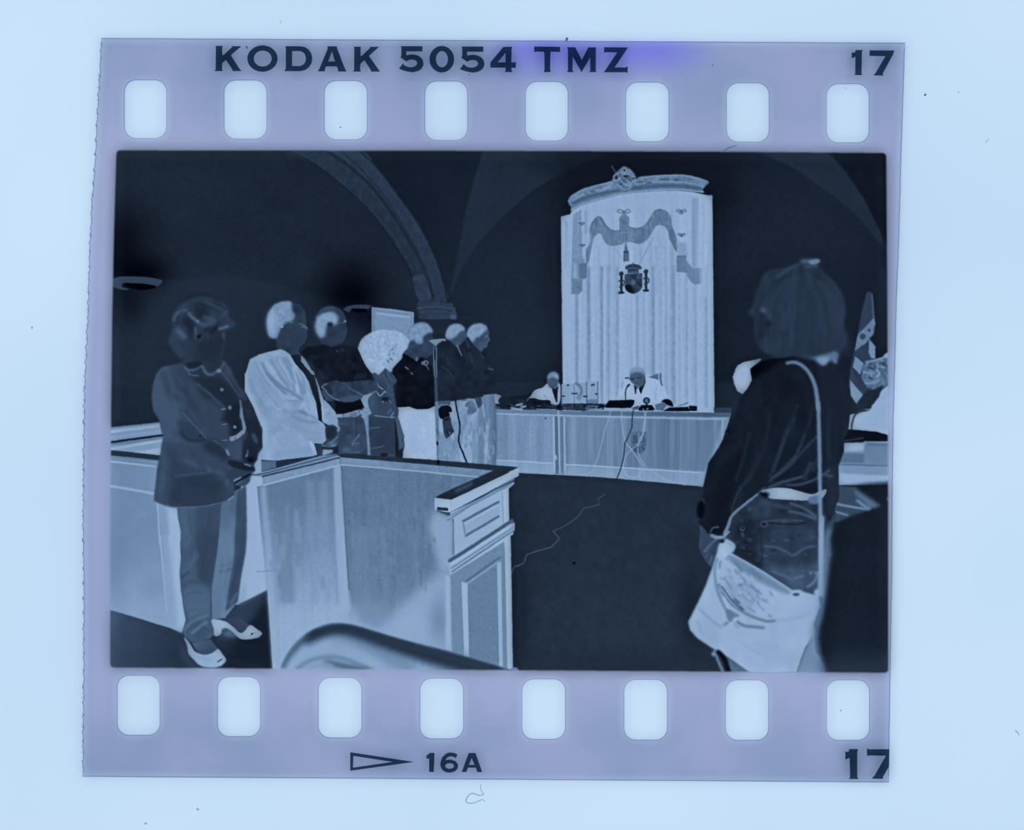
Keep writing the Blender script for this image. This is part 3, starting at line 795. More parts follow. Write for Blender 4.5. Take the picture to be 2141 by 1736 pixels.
# ---------------- lamps and framed notice on the left wall
part('ceiling_lamp', 'bowl shaped uplighter at the left edge, dark in the negative')
P('A', [70,135, 130,105, 220,97, 400,100, 560,120, 642,152, 560,215, 400,180, 220,172, 190,215, 270,240, 180,245, 80,205], 62, f=.8)
P('A', [212,176, 300,180, 420,178, 568,208, 500,240, 400,250, 300,232, 240,205], 3, f=.6)
part('ceiling_lamp', 'smaller bowl shaped uplighter beside the framed notice')
P('F', [30,258, 100,240, 200,233, 300,235, 356,246, 312,312, 240,290, 100,288, 60,340, -20,300], 62, f=.7, s=0)
P('F', [90,290, 200,287, 310,296, 270,325, 200,341, 140,322], 3, f=.6)
part('framed_notice', 'pale framed board on the far left wall')
P('F', [358,264, 640,292, 915,332, 912,720, 358,720], 132, f=.5, s=0, n={'fine':2}); S('F', [365,280, 912,344], 12, 155, f=.5); S('F', [378,290, 378,700], 12, 120, f=.5); S('F', [905,340, 905,700], 10, 158, f=.5)
P('F', [408,330, 880,385, 880,700, 408,700], 142, f=.6, s=0, n={'fine':2}); S('F', [412,345, 640,375, 870,398], 26, 162, f=.7)

# ---------------- row of people standing behind the dock (far to near)
part('person', 'dark coated figure in profile, last of the standing row')
P('F', [1620,660, 1640,560, 1700,500, 1800,490, 1880,540, 1905,600, 1900,640, 1917,702, 1886,738, 1882,785, 1838,815, 1792,852, 1700,790], 76, f=.5, n={'mid':3})
P('F', [1612,650, 1630,560, 1700,495, 1810,485, 1880,530, 1850,590, 1790,640, 1770,668, 1745,655, 1700,724, 1682,722], 148, f=1.4, n={'curl':5,'fine':4})
S('F', [1850,665, 1890,640], 14, 110, f=.6); S('F', [1870,740, 1890,735], 8, 110, f=.4)
P([('F', [1640,720, 1792,856, 1840,830, 1880,880, 1920,960, 2000,1085]), ('G', [2010,180, 1965,430, 1990,700, 2000,1000, 1990,1345, 1760,1330, 1760,700, 1700,440, 1640,100])], None, 36, f=.6, s=0, n={'mid':3})
E('F', 1842, 895, 38, 36, 28, f=1); S('F', [1790,860, 1830,940], 10, 70, f=.5); S('F', [1735,1050, 1800,1110], 22, 72, f=.8); S('F', [1890,1070, 1960,1095], 26, 70, f=1)
P('G', [1700,430, 1965,400, 1990,700, 2000,1000, 1990,1345, 1690,1320, 1690,800, 1760,600], 122, f=.6, s=0, n={'grain':7,'fine':2})
S('G', [1890,820, 1870,1000, 1860,1320], 34, 160, f=1.2); S('G', [1820,540, 1850,720], 14, 165, f=.8); S('G', [1730,700, 1730,1310], 50, 150, f=2); S('G', [1960,430, 1985,700, 1975,1340], 34, 104, f=1.4)
P('G', [1690,455, 1790,440, 1812,535, 1760,595, 1700,545], 70, f=.6)
part('person', 'dark jacketed figure in pale trousers with arm hanging down')
P('F', [1340,700, 1350,590, 1400,510, 1480,490, 1560,530, 1600,600, 1600,690, 1505,785, 1480,792], 74, f=.6, n={'mid':3})
P('F', [1336,660, 1350,560, 1420,495, 1520,490, 1590,560, 1520,590, 1470,650, 1400,690], 146, f=1.8, n={'curl':5,'fine':4})
P([('F', [1200,790, 1330,690, 1400,720, 1480,795, 1520,770, 1600,690, 1625,655, 1700,770, 1790,860, 1830,960, 1850,1110]), ('G', [1830,440, 1600,470, 1400,510, 1230,560, 1195,520, 1195,200])], None, 38, f=.6, s=0, n={'mid':3})
S('F', [1488,775, 1510,830, 1545,908], 18, 104, f=.5); S('F', [1490,800, 1480,760], 12, 120, f=.6)
S('F', [1270,1040, 1350,1090, 1420,1160], 10, 60, f=.6)
for q, l in (([1260,800,1300,900,1380,1010],48),([1420,800,1400,920,1430,1060],46),([1560,800,1600,930,1640,1060],50),([1230,880,1260,980],30),([1500,900,1540,1010,1530,1100],30),([1300,960,1400,1060,1500,1150],46),([1660,760,1720,860],54),([1580,1000,1640,1090],30)): S('F', q, 16, l, f=1.2, a=.7); S('F', [1350,930, 1390,1030], 10, 50, f=1); S('F', [1640,870, 1690,1000], 16, 48, f=1.2); S('F', [1600,700, 1640,800], 20, 52, f=1)
P('G', [1232,560, 1400,500, 1640,462, 1720,470, 1770,620, 1700,900, 1690,1320, 1235,1290, 1240,900], 148, f=.6, s=0, n={'cloth':6,'fine':3})
P('G', [1620,700, 1700,680, 1690,1320, 1520,1305, 1540,1000], 156, f=2, s=0, n={'cloth':5}); S('G', [1610,770, 1550,900, 1530,1300], 14, 124, f=1)
P('G', [1240,920, 1520,980, 1510,1300, 1240,1285], 138, f=2, s=0, n={'cloth':5,'fine':3}); S('G', [1540,1080, 1540,1300], 26, 172, f=1.2); S('G', [1600,960, 1660,980], 18, 172, f=1); S('G', [1420,940, 1440,1010], 14, 166, f=1)
S('G', [1640,830, 1620,900], 12, 170, f=1); P('G', [1240,740, 1300,740, 1310,900, 1240,900], 166, f=1.2, s=0)
for i in range(70):
    x = random.uniform(1250, 1980); y = random.uniform(620, 1280)
    S('G', [x, y, x + random.uniform(-14, 14), y + random.uniform(40, 130)], random.uniform(10, 26), random.choice((116, 126, 162, 170, 174)), f=1, a=.6)
P('G', [1240,500, 1400,480, 1390,555, 1240,560], 80, f=.6, s=0); S('G', [1250,545, 1370,545], 12, 118, f=.6)
P('G', [1236,600, 1290,560, 1380,560, 1416,615, 1405,645, 1380,645, 1382,700, 1280,732, 1240,672], 22, f=.5)
P('G', [1300,725, 1390,702, 1408,790, 1440,880, 1444,905, 1425,915, 1415,935, 1395,950, 1360,985, 1338,985, 1310,920, 1298,830], 56, f=.5, n={'mid':4})
for q in ([1380,860,1400,935],[1350,870,1365,950],[1405,850,1425,905]): S('G', q, 7, 26, f=.5)
S('G', [1320,745, 1370,735], 20, 24, f=.6); S('G', [1378,900, 1390,935], 8, 165, f=.4); S('G', [1345,930, 1352,970], 7, 100, f=.4)
P('G', [1590,560, 1625,500, 1690,490, 1745,600, 1730,640, 1690,660, 1650,682, 1612,660, 1640,600], 112, f=.6, n={'mid':6})
for q in ([1600,560,1640,520],[1640,660,1690,580],[1675,665,1715,600],[1620,640,1660,570]): S('G', q, 10, 76, f=.5)
S('G', [1535,485, 1620,480], 12, 60, f=.6)
part('microphone_stand', 'thin upright stand with a black cable in front of the row')
S('G', [1460,478, 1478,600, 1500,700, 1518,800, 1515,900, 1505,1000, 1520,1080, 1565,1190, 1612,1312], 20, 28, f=.5, lb=True)
P([('F', [1162,750, 1215,745, 1220,1010]), ('G', [1222,190, 1235,520, 1240,900, 1235,1290, 1205,1285, 1195,700, 1185,190]), ('F', [1170,1000])], None, 72, f=.5, s=0)
P('G', [1192,505, 1238,505, 1240,1290, 1206,1285], 120, f=.5, s=0, n={'fine':4}); S('F', [1170,760, 1185,1190], 8, 140, f=.4); S('F', [1210,760, 1217,1190], 8, 128, f=.4)
S('F', [1188,830, 1192,960], 14, 14, f=.5); P('G', [1212,1030, 1236,1030, 1234,1082, 1212,1080], 34, f=.4, s=0)
S('G', [1218,870, 1222,930], 14, 88, f=.6)
part('person', 'uniformed figure in a dark jacket with badges and white trousers')
P('F', [830,820, 830,640, 870,540, 960,480, 1060,480, 1130,540, 1165,640, 1166,850, 1100,922, 980,985, 860,925, 780,865], 62, f=.6, n={'mid':4})
P('F', [820,760, 825,620, 880,520, 980,470, 1080,475, 1145,540, 1165,600, 1100,610, 1040,660, 1030,740, 960,746, 900,700], 142, f=2, n={'curl':5,'fine':4})
P('F', [1110,708, 1200,690, 1325,682, 1338,722, 1300,702, 1245,742, 1195,772, 1162,742], 164, f=.5, s=0, n={'curl':6})
S('F', [860,770, 900,795], 20, 82, f=.8); S('F', [1030,800, 1060,790], 14, 86, f=.8)
P([('F', [752,882, 860,925, 955,992, 1000,922, 1085,955, 1150,1050, 1178,1190]), ('G', [1178,190, 1192,565, 1100,598, 950,602, 850,568, 700,582, 680,420, 690,240]), ('F', [640,1165, 610,1112, 655,1050, 752,955])], None, 20, f=.5, s=0, n={'mid':3})
S('F', [755,890, 860,935, 935,985], 26, 14, f=.8); S('F', [945,975, 955,930], 22, 128, f=.6)
S('F', [800,1055, 850,1090], 22, 118, f=.5, w2=12); S('F', [870,1125, 905,1155], 16, 105, f=.5); E('F', 1040, 1005, 28, 22, 165, f=.6); S('F', [1050,975, 1095,985, 1090,1025, 1060,1030], 12, 172, f=.4); S('F', [1060,1030, 1100,1060, 1105,1100], 14, 95, f=.6)
S('F', [1000,925, 1080,950, 1140,1040], 10, 42, f=.8)
for q in ([680,1080,720,1180,760,1240],[760,980,820,1010,900,1010],[960,1060,1010,1150,1060,1200],[1100,1020,1140,1120],[640,1120,680,1200],[1010,1010,1040,1100,1100,1180]): S('F', q, 16, 32, f=1.4, a=.7)
P('G', [700,580, 860,573, 960,607, 1100,602, 1192,562, 1202,900, 1218,1275, 770,1247, 768,1112, 792,1082, 782,990, 740,850, 700,690], 178, f=.5, s=0, n={'cloth':3,'fine':2})
part('person', 'grey clothed figure with a mass of pale curly hair')
P([('F', [360,1150, 520,1068, 640,1150, 700,1250]), ('G', [690,240, 640,300, 680,580, 715,600, 705,700, 790,970, 770,1000, 792,1095, 765,1245, 480,1225, 300,1210, 250,760, 215,640, 260,470, 330,400, 400,300, 410,240])], None, 68, f=.6, s=0, n={'cloth':5,'fine':2})
P('G', [215,470, 250,430, 400,380, 340,480, 340,620, 355,650, 240,705, 200,650, 260,590], 142, f=.7, s=0, n={'cloth':6}); S('G', [230,650, 330,580], 8, 100, f=.6); S('G', [240,680, 350,620], 8, 108, f=.6)
P('G', [310,480, 400,382, 470,440, 560,470, 640,560, 705,600, 705,690, 660,716, 400,690, 340,620], 68, f=.8, n={'cloth':5}); E('G', 545, 470, 60, 26, 34, f=.8); S('G', [560,660, 620,600], 14, 108, f=.8); S('G', [610,700, 650,640], 16, 128, f=.8)
S('G', [400,690, 560,712, 660,712], 14, 150, f=.7)
S('G', [420,250, 450,300, 510,345], 18, 130, f=.6); S('G', [430,380, 470,430, 530,370, 545,390], 18, 128, f=.6); S('G', [560,380, 640,420], 14, 84, f=.8); S('G', [580,470, 620,520], 10, 110, f=.5); E('G', 505, 510, 10, 10, 140)
S('G', [560,100, 600,200, 640,240], 16, 92, f=.8); S('G', [500,120, 560,240, 590,330], 12, 88, f=.8)
P('G', [330,690, 660,722, 658,1180, 480,1225, 340,1205, 320,900], 60, f=.6, s=0, n={'cloth':4}); S('G', [270,860, 400,850, 470,840], 10, 104, f=.7); S('G', [300,1130, 480,1100, 530,1075], 10, 104, f=.7)
P('G', [245,700, 320,690, 322,900, 345,1210, 300,1212, 285,950], 130, f=.7, s=0, n={'fine':4})
P('G', [660,724, 690,800, 715,1000, 720,1150, 770,1110, 762,1245, 670,1238], 36, f=.6, s=0); P('G', [668,716, 705,702, 785,975, 770,1000, 792,1090, 725,1140, 705,950], 86, f=.7, s=0)
E('G', 520, 1205, 50, 22, 28, f=1)
P('F', [150,875, 180,800, 230,690, 330,610, 470,570, 620,570, 760,610, 840,690, 850,735, 830,812, 780,862, 752,922, 750,950, 640,1062, 612,1122, 545,1072, 500,1110, 450,1152, 400,1128, 370,1142, 310,1080, 240,1000, 200,920], 170, f=1, n={'curl':5,'fine':5})
P('F', [650,760, 720,860, 760,920, 640,1060, 610,1115, 540,1060, 520,1000, 600,900], 160, f=1.5, n={'curl':4,'fine':3})
for i in range(170):
    t = random.random(); u = random.random()
    x = 230 + 480 * t; y = 700 + 330 * u - 60 * t
    S('F', [x, y, x + random.uniform(-20, 20), y + random.uniform(10, 40)], 5, random.choice((138, 148, 186, 192)), f=.4, a=.6)
for q in ([640,870,655,890],[560,960,590,1000],[600,940,640,970],[580,900,600,880],[620,830,640,820]): S('F', q, 9, 70, f=.5)
part('person', 'man in a black shirt with folded forearms')
P('D', [1143,540, 1160,430, 1230,332, 1330,290, 1450,300, 1545,365, 1592,470, 1602,515, 1590,560, 1612,640, 1590,740, 1540,830, 1440,870, 1300,900, 1200,800, 1150,640], 56, f=.6, n={'mid':3})
P('D', [1145,600, 1148,500, 1180,425, 1260,385, 1330,358, 1400,368, 1480,468, 1440,570, 1385,545, 1330,530, 1300,600, 1280,720, 1230,760, 1170,700], 148, f=2.6, n={'curl':4,'fine':3})
S('D', [1150,560, 1190,640, 1220,730], 60, 162, f=4, a=.7)
P('D', [1165,430, 1230,332, 1330,290, 1430,300, 1400,355, 1260,382], 68, f=1.2); S('D', [1560,520, 1600,505], 26, 130, f=.7); S('D', [1440,560, 1500,540, 1570,540], 8, 100, f=.6); E('D', 1350, 560, 40, 38, 44, f=1); S('D', [1310,540, 1380,530, 1420,570], 8, 110, f=.6)
P('D', [880,1010, 1000,900, 1250,860, 1400,900, 1560,870, 1760,900, 1860,1120, 1985,1350, 1960,1410, 1600,1420, 1290,1440, 1210,1360, 1050,1150, 960,1030], 28, f=.6, s=0, n={'mid':3})
S('D', [1020,1100, 1100,1190, 1200,1260], 22, 50, f=2); S('D', [1200,1270, 1260,1390], 50, 44, f=3); S('D', [1060,1010, 1150,1060], 22, 40, f=2); E('D', 1540, 940, 28, 22, 50, f=1.2); S('D', [1455,945, 1470,975], 16, 70, f=.8)
P('E', [1225,200, 1330,135, 1450,112, 1530,138, 1720,125, 1900,108, 2010,120, 2062,160, 2062,285, 1960,312, 1850,345, 1700,432, 1560,432, 1400,380, 1290,292], 62, f=.5, n={'mid':5,'fine':2})
P('E', [1240,205, 1340,160, 1400,260, 1380,330, 1300,290], 46, f=2); S('E', [1225,205, 1290,260, 1330,320, 1400,375, 1500,410], 18, 116, f=.8); S('E', [1630,225, 1740,280, 1850,340], 16, 118, f=.6); S('E', [1240,200, 1310,160], 14, 120, f=.8); S('E', [1530,140, 1660,210], 8, 84, f=.6)
P('E', [1500,400, 1640,330, 1840,345, 1700,430, 1570,432], 78, f=2); S('E', [1850,345, 1960,305, 2060,270], 12, 128, f=.6); E('E', 1760, 220, 120, 50, 52, f=4)
for i in range(40):
    x = random.uniform(1020, 1850); y = random.uniform(960, 1380)
    if x < 980 + (y - 960) * .6: continue
    S('D', [x, y, x + random.uniform(10, 60), y + random.uniform(40, 130)], random.uniform(8, 24), random.choice((20, 22, 36, 42)), f=2, a=.6)
for i in range(5): S('D', [1730+i*36,1400-i*8, 1760+i*32,1290-i*4], 10, 58, f=.7)
for i in range(5): S('D', [1745+i*36,1400-i*8, 1778+i*32,1290-i*4], 6, 18, f=.6)
P('E', [1270,402, 1340,395, 1430,420, 1560,442, 1700,434, 1822,392, 1870,512, 1700,582, 1560,608, 1430,592, 1345,505], 18, f=.5, s=0); P('E', [1275,400, 1430,430, 1440,560, 1350,500], 40, f=1.5, s=0)
P('E', [1225,260, 1260,260, 1340,360, 1420,420, 1300,420, 1250,330], 74, f=.8, s=0)
P('E', [1470,670, 1560,650, 1830,610, 1860,700, 1890,830, 1905,1000, 1920,1215, 1480,1205, 1490,870], 68, f=.5, s=0, n={'cloth':6,'mid':4})
P('E', [1448,618, 1560,612, 1800,545, 1835,570, 1835,610, 1640,655, 1460,668], 150, f=.5, s=0); P('E', [1650,605, 1775,580, 1780,640, 1690,660], 118, f=.6, n={'curl':12}); S('E', [1560,610, 1560,660], 14, 62); S('E', [1790,550, 1800,600], 12, 62)
for i in range(50):
    x = random.uniform(1490, 1890); y = random.uniform(700, 1190)
    S('E', [x, y, x + random.uniform(-40, 40), y + random.uniform(-20, 40)], random.uniform(8, 22), random.choice((50, 56, 84, 92)), f=1.2, a=.5)
S('E', [1740,690, 1755,840, 1740,960], 10, 38, f=.8); S('E', [1490,760, 1640,762], 10, 96, f=.7); S('E', [1800,920, 1730,1000, 1680,1090], 16, 108, f=.8); S('E', [1690,1060, 1800,1050], 12, 112, f=.8); S('E', [1640,1190, 1780,1180, 1880,1110], 12, 100, f=1); E('E', 1600, 1150, 60, 40, 92, f=2.5)
P('E', [1480,560, 1560,560, 1500,670, 1480,760], 60, f=1.5, s=0) if False else None
P('E', [1812,390, 1860,340, 1975,315, 1925,370, 1905,470, 1960,560, 1975,600, 1870,690, 1815,650, 1880,540], 142, f=.6, s=0, n={'cloth':5})
for q in ([1890,540,1940,520],[1880,600,1960,560],[1890,650,1970,605]): S('E', q, 8, 96, f=.5)
part('person', 'man with white hair and glasses in a pale jacket, hands joined')
P('D', [430,700, 590,680, 640,560, 700,520, 790,240, 900,270, 970,340, 1000,450, 1002,560, 1032,620, 1015,680, 1020,740, 980,840, 900,900, 880,960, 930,1010, 780,1040, 560,1040, 560,800], 60, f=.6, s=0, n={'mid':3})
P('D', [412,570, 420,450, 445,370, 510,275, 600,228, 700,215, 785,232, 805,350, 832,420, 792,500, 700,528, 640,590, 600,670, 560,760, 470,760, 430,690], 140, f=2.2, n={'curl':4,'fine':3,'mid':3})
S('D', [790,260, 815,380, 800,480], 40, 96, f=4, a=.7)
P('D', [412,570, 420,450, 500,330, 560,500, 500,740, 440,700], 168, f=5, a=.7); P('D', [800,250, 900,280, 960,350, 900,400, 820,380], 46, f=3)
S('D', [640,590, 730,522, 800,535], 10, 128, f=.5); S('D', [880,545, 950,570, 1010,600], 10, 112, f=.6); E('D', 640, 597, 20, 14, 165, f=.6); E('D', 1015, 580, 14, 10, 18, f=.5); E('D', 740, 580, 46, 40, 64, f=1.5); S('D', [700,560, 740,545, 780,580, 760,630], 8, 84, f=.6); P('D', [950,560, 1020,600, 1010,630, 930,600], 92, f=1)
JK = [('D', [160,1082, 300,1010, 480,960, 620,930, 700,960, 770,1018, 830,1130, 960,1280, 1040,1420, 1100,1606]), ('E', [1150,450, 1185,700, 1255,745, 1290,800, 1302,900, 1300,1010, 1240,1062, 1120,1050, 1165,1218, 1100,1245, 540,1312, 275,1292, 280,1190, 350,1095, 340,830, 200,480, 85,270, 85,0]), ('D', [95,1300])]
P(JK, None, 154, f=.6, s=0, n={'cloth':4,'fine':1.5,'mid':1.5})
jm = clipmask(JK, None, s=0)
P('D', [150,1130, 300,1110, 420,1300, 560,1606, 200,1606, 150,1400], 148, f=5, a=.7, clip=jm); S('D', [100,1250, 90,1450, 100,1606], 50, 172, f=3, clip=jm)
for q, w, l in (([330,1130,430,1320,560,1480,700,1600],40,128),([560,1060,650,1200,760,1400,830,1560],22,134),([700,1050,790,1200,900,1420,960,1600],34,132),([390,1110,520,1280,680,1470,790,1590],26,172),([590,1080,700,1270,800,1450],26,172),([800,1190,850,1400,880,1600],26,174),([860,1230,940,1420,990,1600],22,136)):
    S('D', q, w, l, f=2, clip=jm)
for q, w, l in (([410,0,600,180,800,300,945,400],34,122),([945,405,860,425,700,395],30,138),([560,0,760,260],22,132),([760,0,870,330],16,140),([850,0,960,350],18,136),([620,0,780,240],22,172),([830,60,880,320],22,174),([890,570,1000,610,1180,710],30,112),([780,640,960,720,1180,740],34,124),([400,620,600,740,860,900,1060,1020],10,182),([640,420,850,450,960,430],20,150),([450,300,520,480,640,560],20,168),([900,540,980,440],30,170)):
    S('E', q, w, l, f=1.8, clip=jm)
for q, w, l in (([240,1120,330,1300,470,1500],30,140),([470,1080,600,1290,760,1500],24,126),([660,1060,760,1250,850,1450],22,124),([880,1180,960,1380,1010,1560],20,122),([160,1180,150,1400,190,1600],30,146),([740,1040,850,1230,930,1420],18,176),([300,1150,420,1370,600,1560],20,172)): S('D', q, w, l, f=1.8, a=.8, clip=jm)
for q, w, l in (([150,100,260,330,420,560],36,140),([300,60,420,300,600,520],26,142),([240,500,420,640,640,760],26,146),([640,560,800,600,960,560],26,136),([880,800,1040,880,1220,900],22,138),([980,980,1120,1000,1240,960],20,140),([600,280,720,380,860,380],22,172),([1020,640,1120,680,1180,720],20,172),([700,480,800,520],14,168),([960,440,1010,560,1060,640],22,172),([1000,200,1060,420,1090,600],24,170),([430,880,470,1000,440,1130],26,150),([760,1000,820,1060,900,1040],20,150),([600,1020,640,1100,700,1090],18,148)): S('E', q, w, l, f=1.8, a=.8, clip=jm)
P('E', [360,640, 460,690, 900,930, 1060,1020, 1110,1230, 540,1310, 290,1290, 350,1090], 165, f=1.2, s=0, a=.45, n={'cloth':5}, clip=jm); P('E', [540,1180, 1060,1100, 1100,1235, 540,1305], 152, f=4, a=.8, clip=jm); S('E', [480,860, 560,960, 640,1100], 40, 150, f=4, clip=jm); S('E', [500,980, 600,880], 18, 172, f=2, clip=jm)
S('E', [1060,1020, 1110,1130, 1150,1220], 50, 178, f=1, clip=jm); S('E', [90,250, 200,470, 350,800, 350,1080], 70, 172, f=3, clip=jm)
P('E', [700,560, 900,640, 1200,760, 1290,880, 1240,1010, 1060,1000, 860,880, 640,700], 150, f=5, a=.6, clip=jm)
P([('D', [770,1018, 880,1005, 1000,1090, 1090,1300, 1180,1500, 1225,1606]), ('E', [1200,250, 1245,450, 1257,745, 1186,704, 1172,500, 1110,250, 1010,0]), ('D', [960,1280, 830,1130])], None, 38, f=.5, s=0)
P([('D', [925,1025, 990,1092, 1120,1310, 1180,1450, 1232,1606]), ('E', [1260,400, 1272,745, 1240,720, 1225,480, 1170,200, 1120,20]), ('D', [1080,1300, 925,1112])], None, 172, f=.5, s=0)
S('D', [1080,1250, 1120,1310], 22, 185, f=.6)
P('E', [1262,395, 1340,465, 1440,590, 1475,700, 1480,800, 1320,775, 1262,745], 150, f=.6, s=0, n={'cloth':6}); S('E', [1270,560, 1330,540], 12, 175, f=.8); S('E', [1280,640, 1360,590], 10, 128, f=.8); S('E', [1270,740, 1340,680], 12, 172, f=.8)
P('E', [1285,840, 1330,785, 1420,778, 1482,830, 1490,960, 1475,1070, 1420,1110, 1330,1112, 1220,1095, 1260,1060, 1302,1010], 80, f=.6, n={'mid':8}); P('E', [1300,870, 1340,800, 1420,795, 1462,850, 1450,930, 1390,990, 1310,985], 46, f=1.2)
S('E', [1430,770, 1490,820, 1470,870], 24, 175, f=.8); S('E', [1300,1060, 1400,1010, 1470,950], 18, 112, f=.8); S('E', [1280,1050, 1380,1000], 14, 46, f=.8); S('E', [1230,1075, 1330,1105, 1440,1080], 14, 128, f=.8); P('E', [1135,1050, 1230,1085, 1250,1240, 1180,1262, 1160,1200], 62, f=.6, s=0); P('E', [1250,1140, 1400,1150, 1390,1190, 1240,1240], 158, f=1, s=0); S('E', [1240,1110, 1420,1120], 18, 50, f=.8)
part()
P('E', [285,1308, 560,1318, 560,1410, 330,1475], 108, f=.5, s=0, n={'mid':3}); P('E', [550,1315, 1100,1245, 1200,1235, 1200,1275, 550,1415], 52, f=.5, s=0)
P('E', [280,1200, 330,1300, 330,1480, 180,1520, 200,1440], 172, f=1, s=0)

# ---------------- dock in the foreground
part('wooden_dock', 'pale panelled wooden dock enclosing the middle of the floor')
P('K', [-20,240, 70,240, 105,235, 110,310, 60,330, 190,1760, 130,1100, -20,1170], 172, f=1.2, s=0)
P('K', [62,316, 110,306, 692,152, 760,1250, 800,1760, 185,1760, 140,1100], 150, f=.6, s=0, g=(300,400,122, 420,1300,166), n={'grain':2.2,'fine':1.2,'cloud':1.5})
for x, w, l in ((460,60,150),(560,60,152),(640,40,140),(250,120,124)): S('K', [x,270, x+20,700, x+40,1200], w, l, f=5, a=.55)
G('K', 330, 420, 130, 110, 118, .5); G('K', 300, 720, 140, 90, 126, .4)
P('K', [692,152, 1742,246, 1420,500, 1540,560, 1535,1760, 790,1760, 745,900], 120, f=.6, s=0, g=(1100,500,117, 1050,1350,124), n={'grain':2.4,'fine':1.4,'cloud':2,'mid':.8})
for x, w, l in ((800,50,132),(860,60,136),(1000,50,134),(920,40,126),(1250,60,126),(1180,40,112)): S('K', [x,620, x+25,900, x+40,1250], w, l, f=4, a=.5)
P('K', [720,1150, 800,1240, 860,1330, 1040,1330, 1180,1190, 1300,1080, 1440,960, 1560,900, 1560,1760, 700,1760], 158, f=11, s=0, n={'cloud':2})
G('K', 800, 1500, 300, 220, 168, .6); G('K', 1280, 1330, 160, 150, 166, .6)
P('K', [1400,500, 1560,560, 1560,960, 1440,960, 1400,780, 1360,600], 158, f=7, s=0); G('K', 1440, 1330, 70, 160, 130, .75); P('K', [850,1200, 1040,1210, 1010,1360, 960,1400, 860,1330], 140, f=8, a=.8)
P('K', [640,170, 700,156, 748,900, 775,1260, 690,1260, 660,800], 166, f=1.6, s=0, a=.85); S('K', [702,160, 748,900, 760,1100], 8, 96, f=.8)
P('K', [85,315, 130,312, 175,780, 205,1760, 180,1760, 135,1060], 166, f=3, s=0, a=.7)
S('K', [60,962, 260,945], 5, 130, f=.6)
for i in range(90):
    x = random.uniform(760, 1400); y = random.uniform(260, 1050)
    if x > 1900 - y * .5: continue
    S('K', [x, y, x + random.uniform(-1, 6), y + random.uniform(20, 120)], random.uniform(5, 16), random.choice((104, 110, 130, 136)), f=1.8, a=.6)
for i in range(50):
    x = random.uniform(160, 620); y = random.uniform(380, 1000)
    S('K', [x, y, x + 8, y + random.uniform(40, 160)], random.uniform(6, 22), random.choice((124, 136, 158, 164)), f=2.5, a=.5)
# top rails
P('K', [100,240, 690,98, 692,155, 112,312], 146, f=.5, s=0, n={'fine':2}); S('K', [110,308, 400,232, 692,154], 11, 174, f=.5)
P('K', [20,226, 205,180, 520,90, 690,66, 700,95, 105,246], 140, f=.5, s=0); S('K', [20,226, 110,220, 520,112, 690,72], 10, 84, f=.5); S('K', [100,242, 690,98], 11, 58, f=.5)
P('K', [690,94, 980,115, 1862,190, 1742,247, 692,153], 132, f=.5, s=0, n={'fine':2,'mid':2}); P('K', [700,96, 985,116, 985,160, 700,140], 140, f=1, s=0); S('K', [694,152, 1100,185, 1742,246], 11, 166, f=.5)
P('K', [660,68, 740,70, 1430,118, 2042,170, 1862,196, 985,118, 700,97], 50, f=.5, s=0); P('K', [1424,118, 1442,118, 1440,148, 1424,146], 18, f=.4, s=0)
P('K', [1862,190, 2042,170, 1532,416, 1408,400, 1460,370], 46, f=.5, s=0); P('K', [1560,340, 1700,275, 1690,310, 1560,370], 72, f=2, s=0)
P('K', [1530,418, 2044,176, 2042,236, 1525,512], 174, f=.5, s=0); P('K', [1404,404, 1532,418, 1526,514, 1500,512, 1408,492], 180, f=.5, s=0); P('K', [1424,470, 1508,480, 1508,502, 1424,494], 52, f=.5, s=0)
# side face
P('K', [1500,578, 1528,512, 2008,280, 2005,300, 1966,332, 1968,600, 2012,590, 2010,650, 1980,690, 1998,1760, 1530,1760, 1520,980, 1508,870, 1555,830, 1550,560], 166, f=.5, s=0)
S('K', [1512,545, 2008,262], 9, 128, f=.5); S('K', [1500,576, 1700,450, 1990,300], 10, 122, f=.6)
P('K', [1925,350, 1966,330, 1968,590, 1930,600], 176, f=.8, s=0); S('K', [1918,360, 1926,600], 6, 140, f=.6)
P('K', [1620,585, 1895,428, 1895,545, 1640,700], 160, f=.6, s=0); S('K', [1615,582, 1895,430], 17, 100, f=.6); S('K', [1640,690, 1895,540], 17, 104, f=.6); S('K', [1622,590, 1640,700], 12, 132, f=.6); S('K', [1630,600, 1890,455], 8, 178, f=.5)
S('K', [1510,884, 1700,765, 2000,570], 26, 90, f=.6); S('K', [1530,908, 2005,596], 13, 178, f=.5); S('K', [1530,935, 2008,622], 10, 126, f=.5); S('K', [1535,962, 2010,645], 12, 118, f=.5); S('K', [1540,985, 2000,670], 12, 176, f=.6)
P('K', [1520,990, 1930,735, 1945,1760, 1530,1760], 132, f=.6, s=0, n={'fine':1.5})
P('K', [1608,1038, 1655,1050, 1668,1605, 1630,1600], 172, f=.6, s=0); S('K', [1640,1035, 1905,850], 18, 108, f=.6); S('K', [1650,1052, 1890,885], 8, 158, f=.5)
P('K', [1656,1062, 1878,912, 1900,1690, 1668,1620], 124, f=.5, s=0, n={'fine':1.5}); P('K', [1878,905, 1910,880, 1922,1700, 1895,1695], 162, f=.5, s=0)
P('K', [1912,880, 1940,730, 1958,1700, 1925,1700], 128, f=.6, s=0); P('K', [1936,722, 1972,700, 1990,1710, 1958,1700], 174, f=.5, s=0); S('K', [1978,700, 1994,1705], 8, 140, f=.5)
P('K', [1488,985, 1524,1000, 1536,1600, 1490,1550], 168, f=1.4, s=0)
P('K', [1985,1690, 2030,1690, 2045,1730, 1985,1730], 120, f=1)
part('handrail', 'smooth curved handrail across the bottom of the picture')
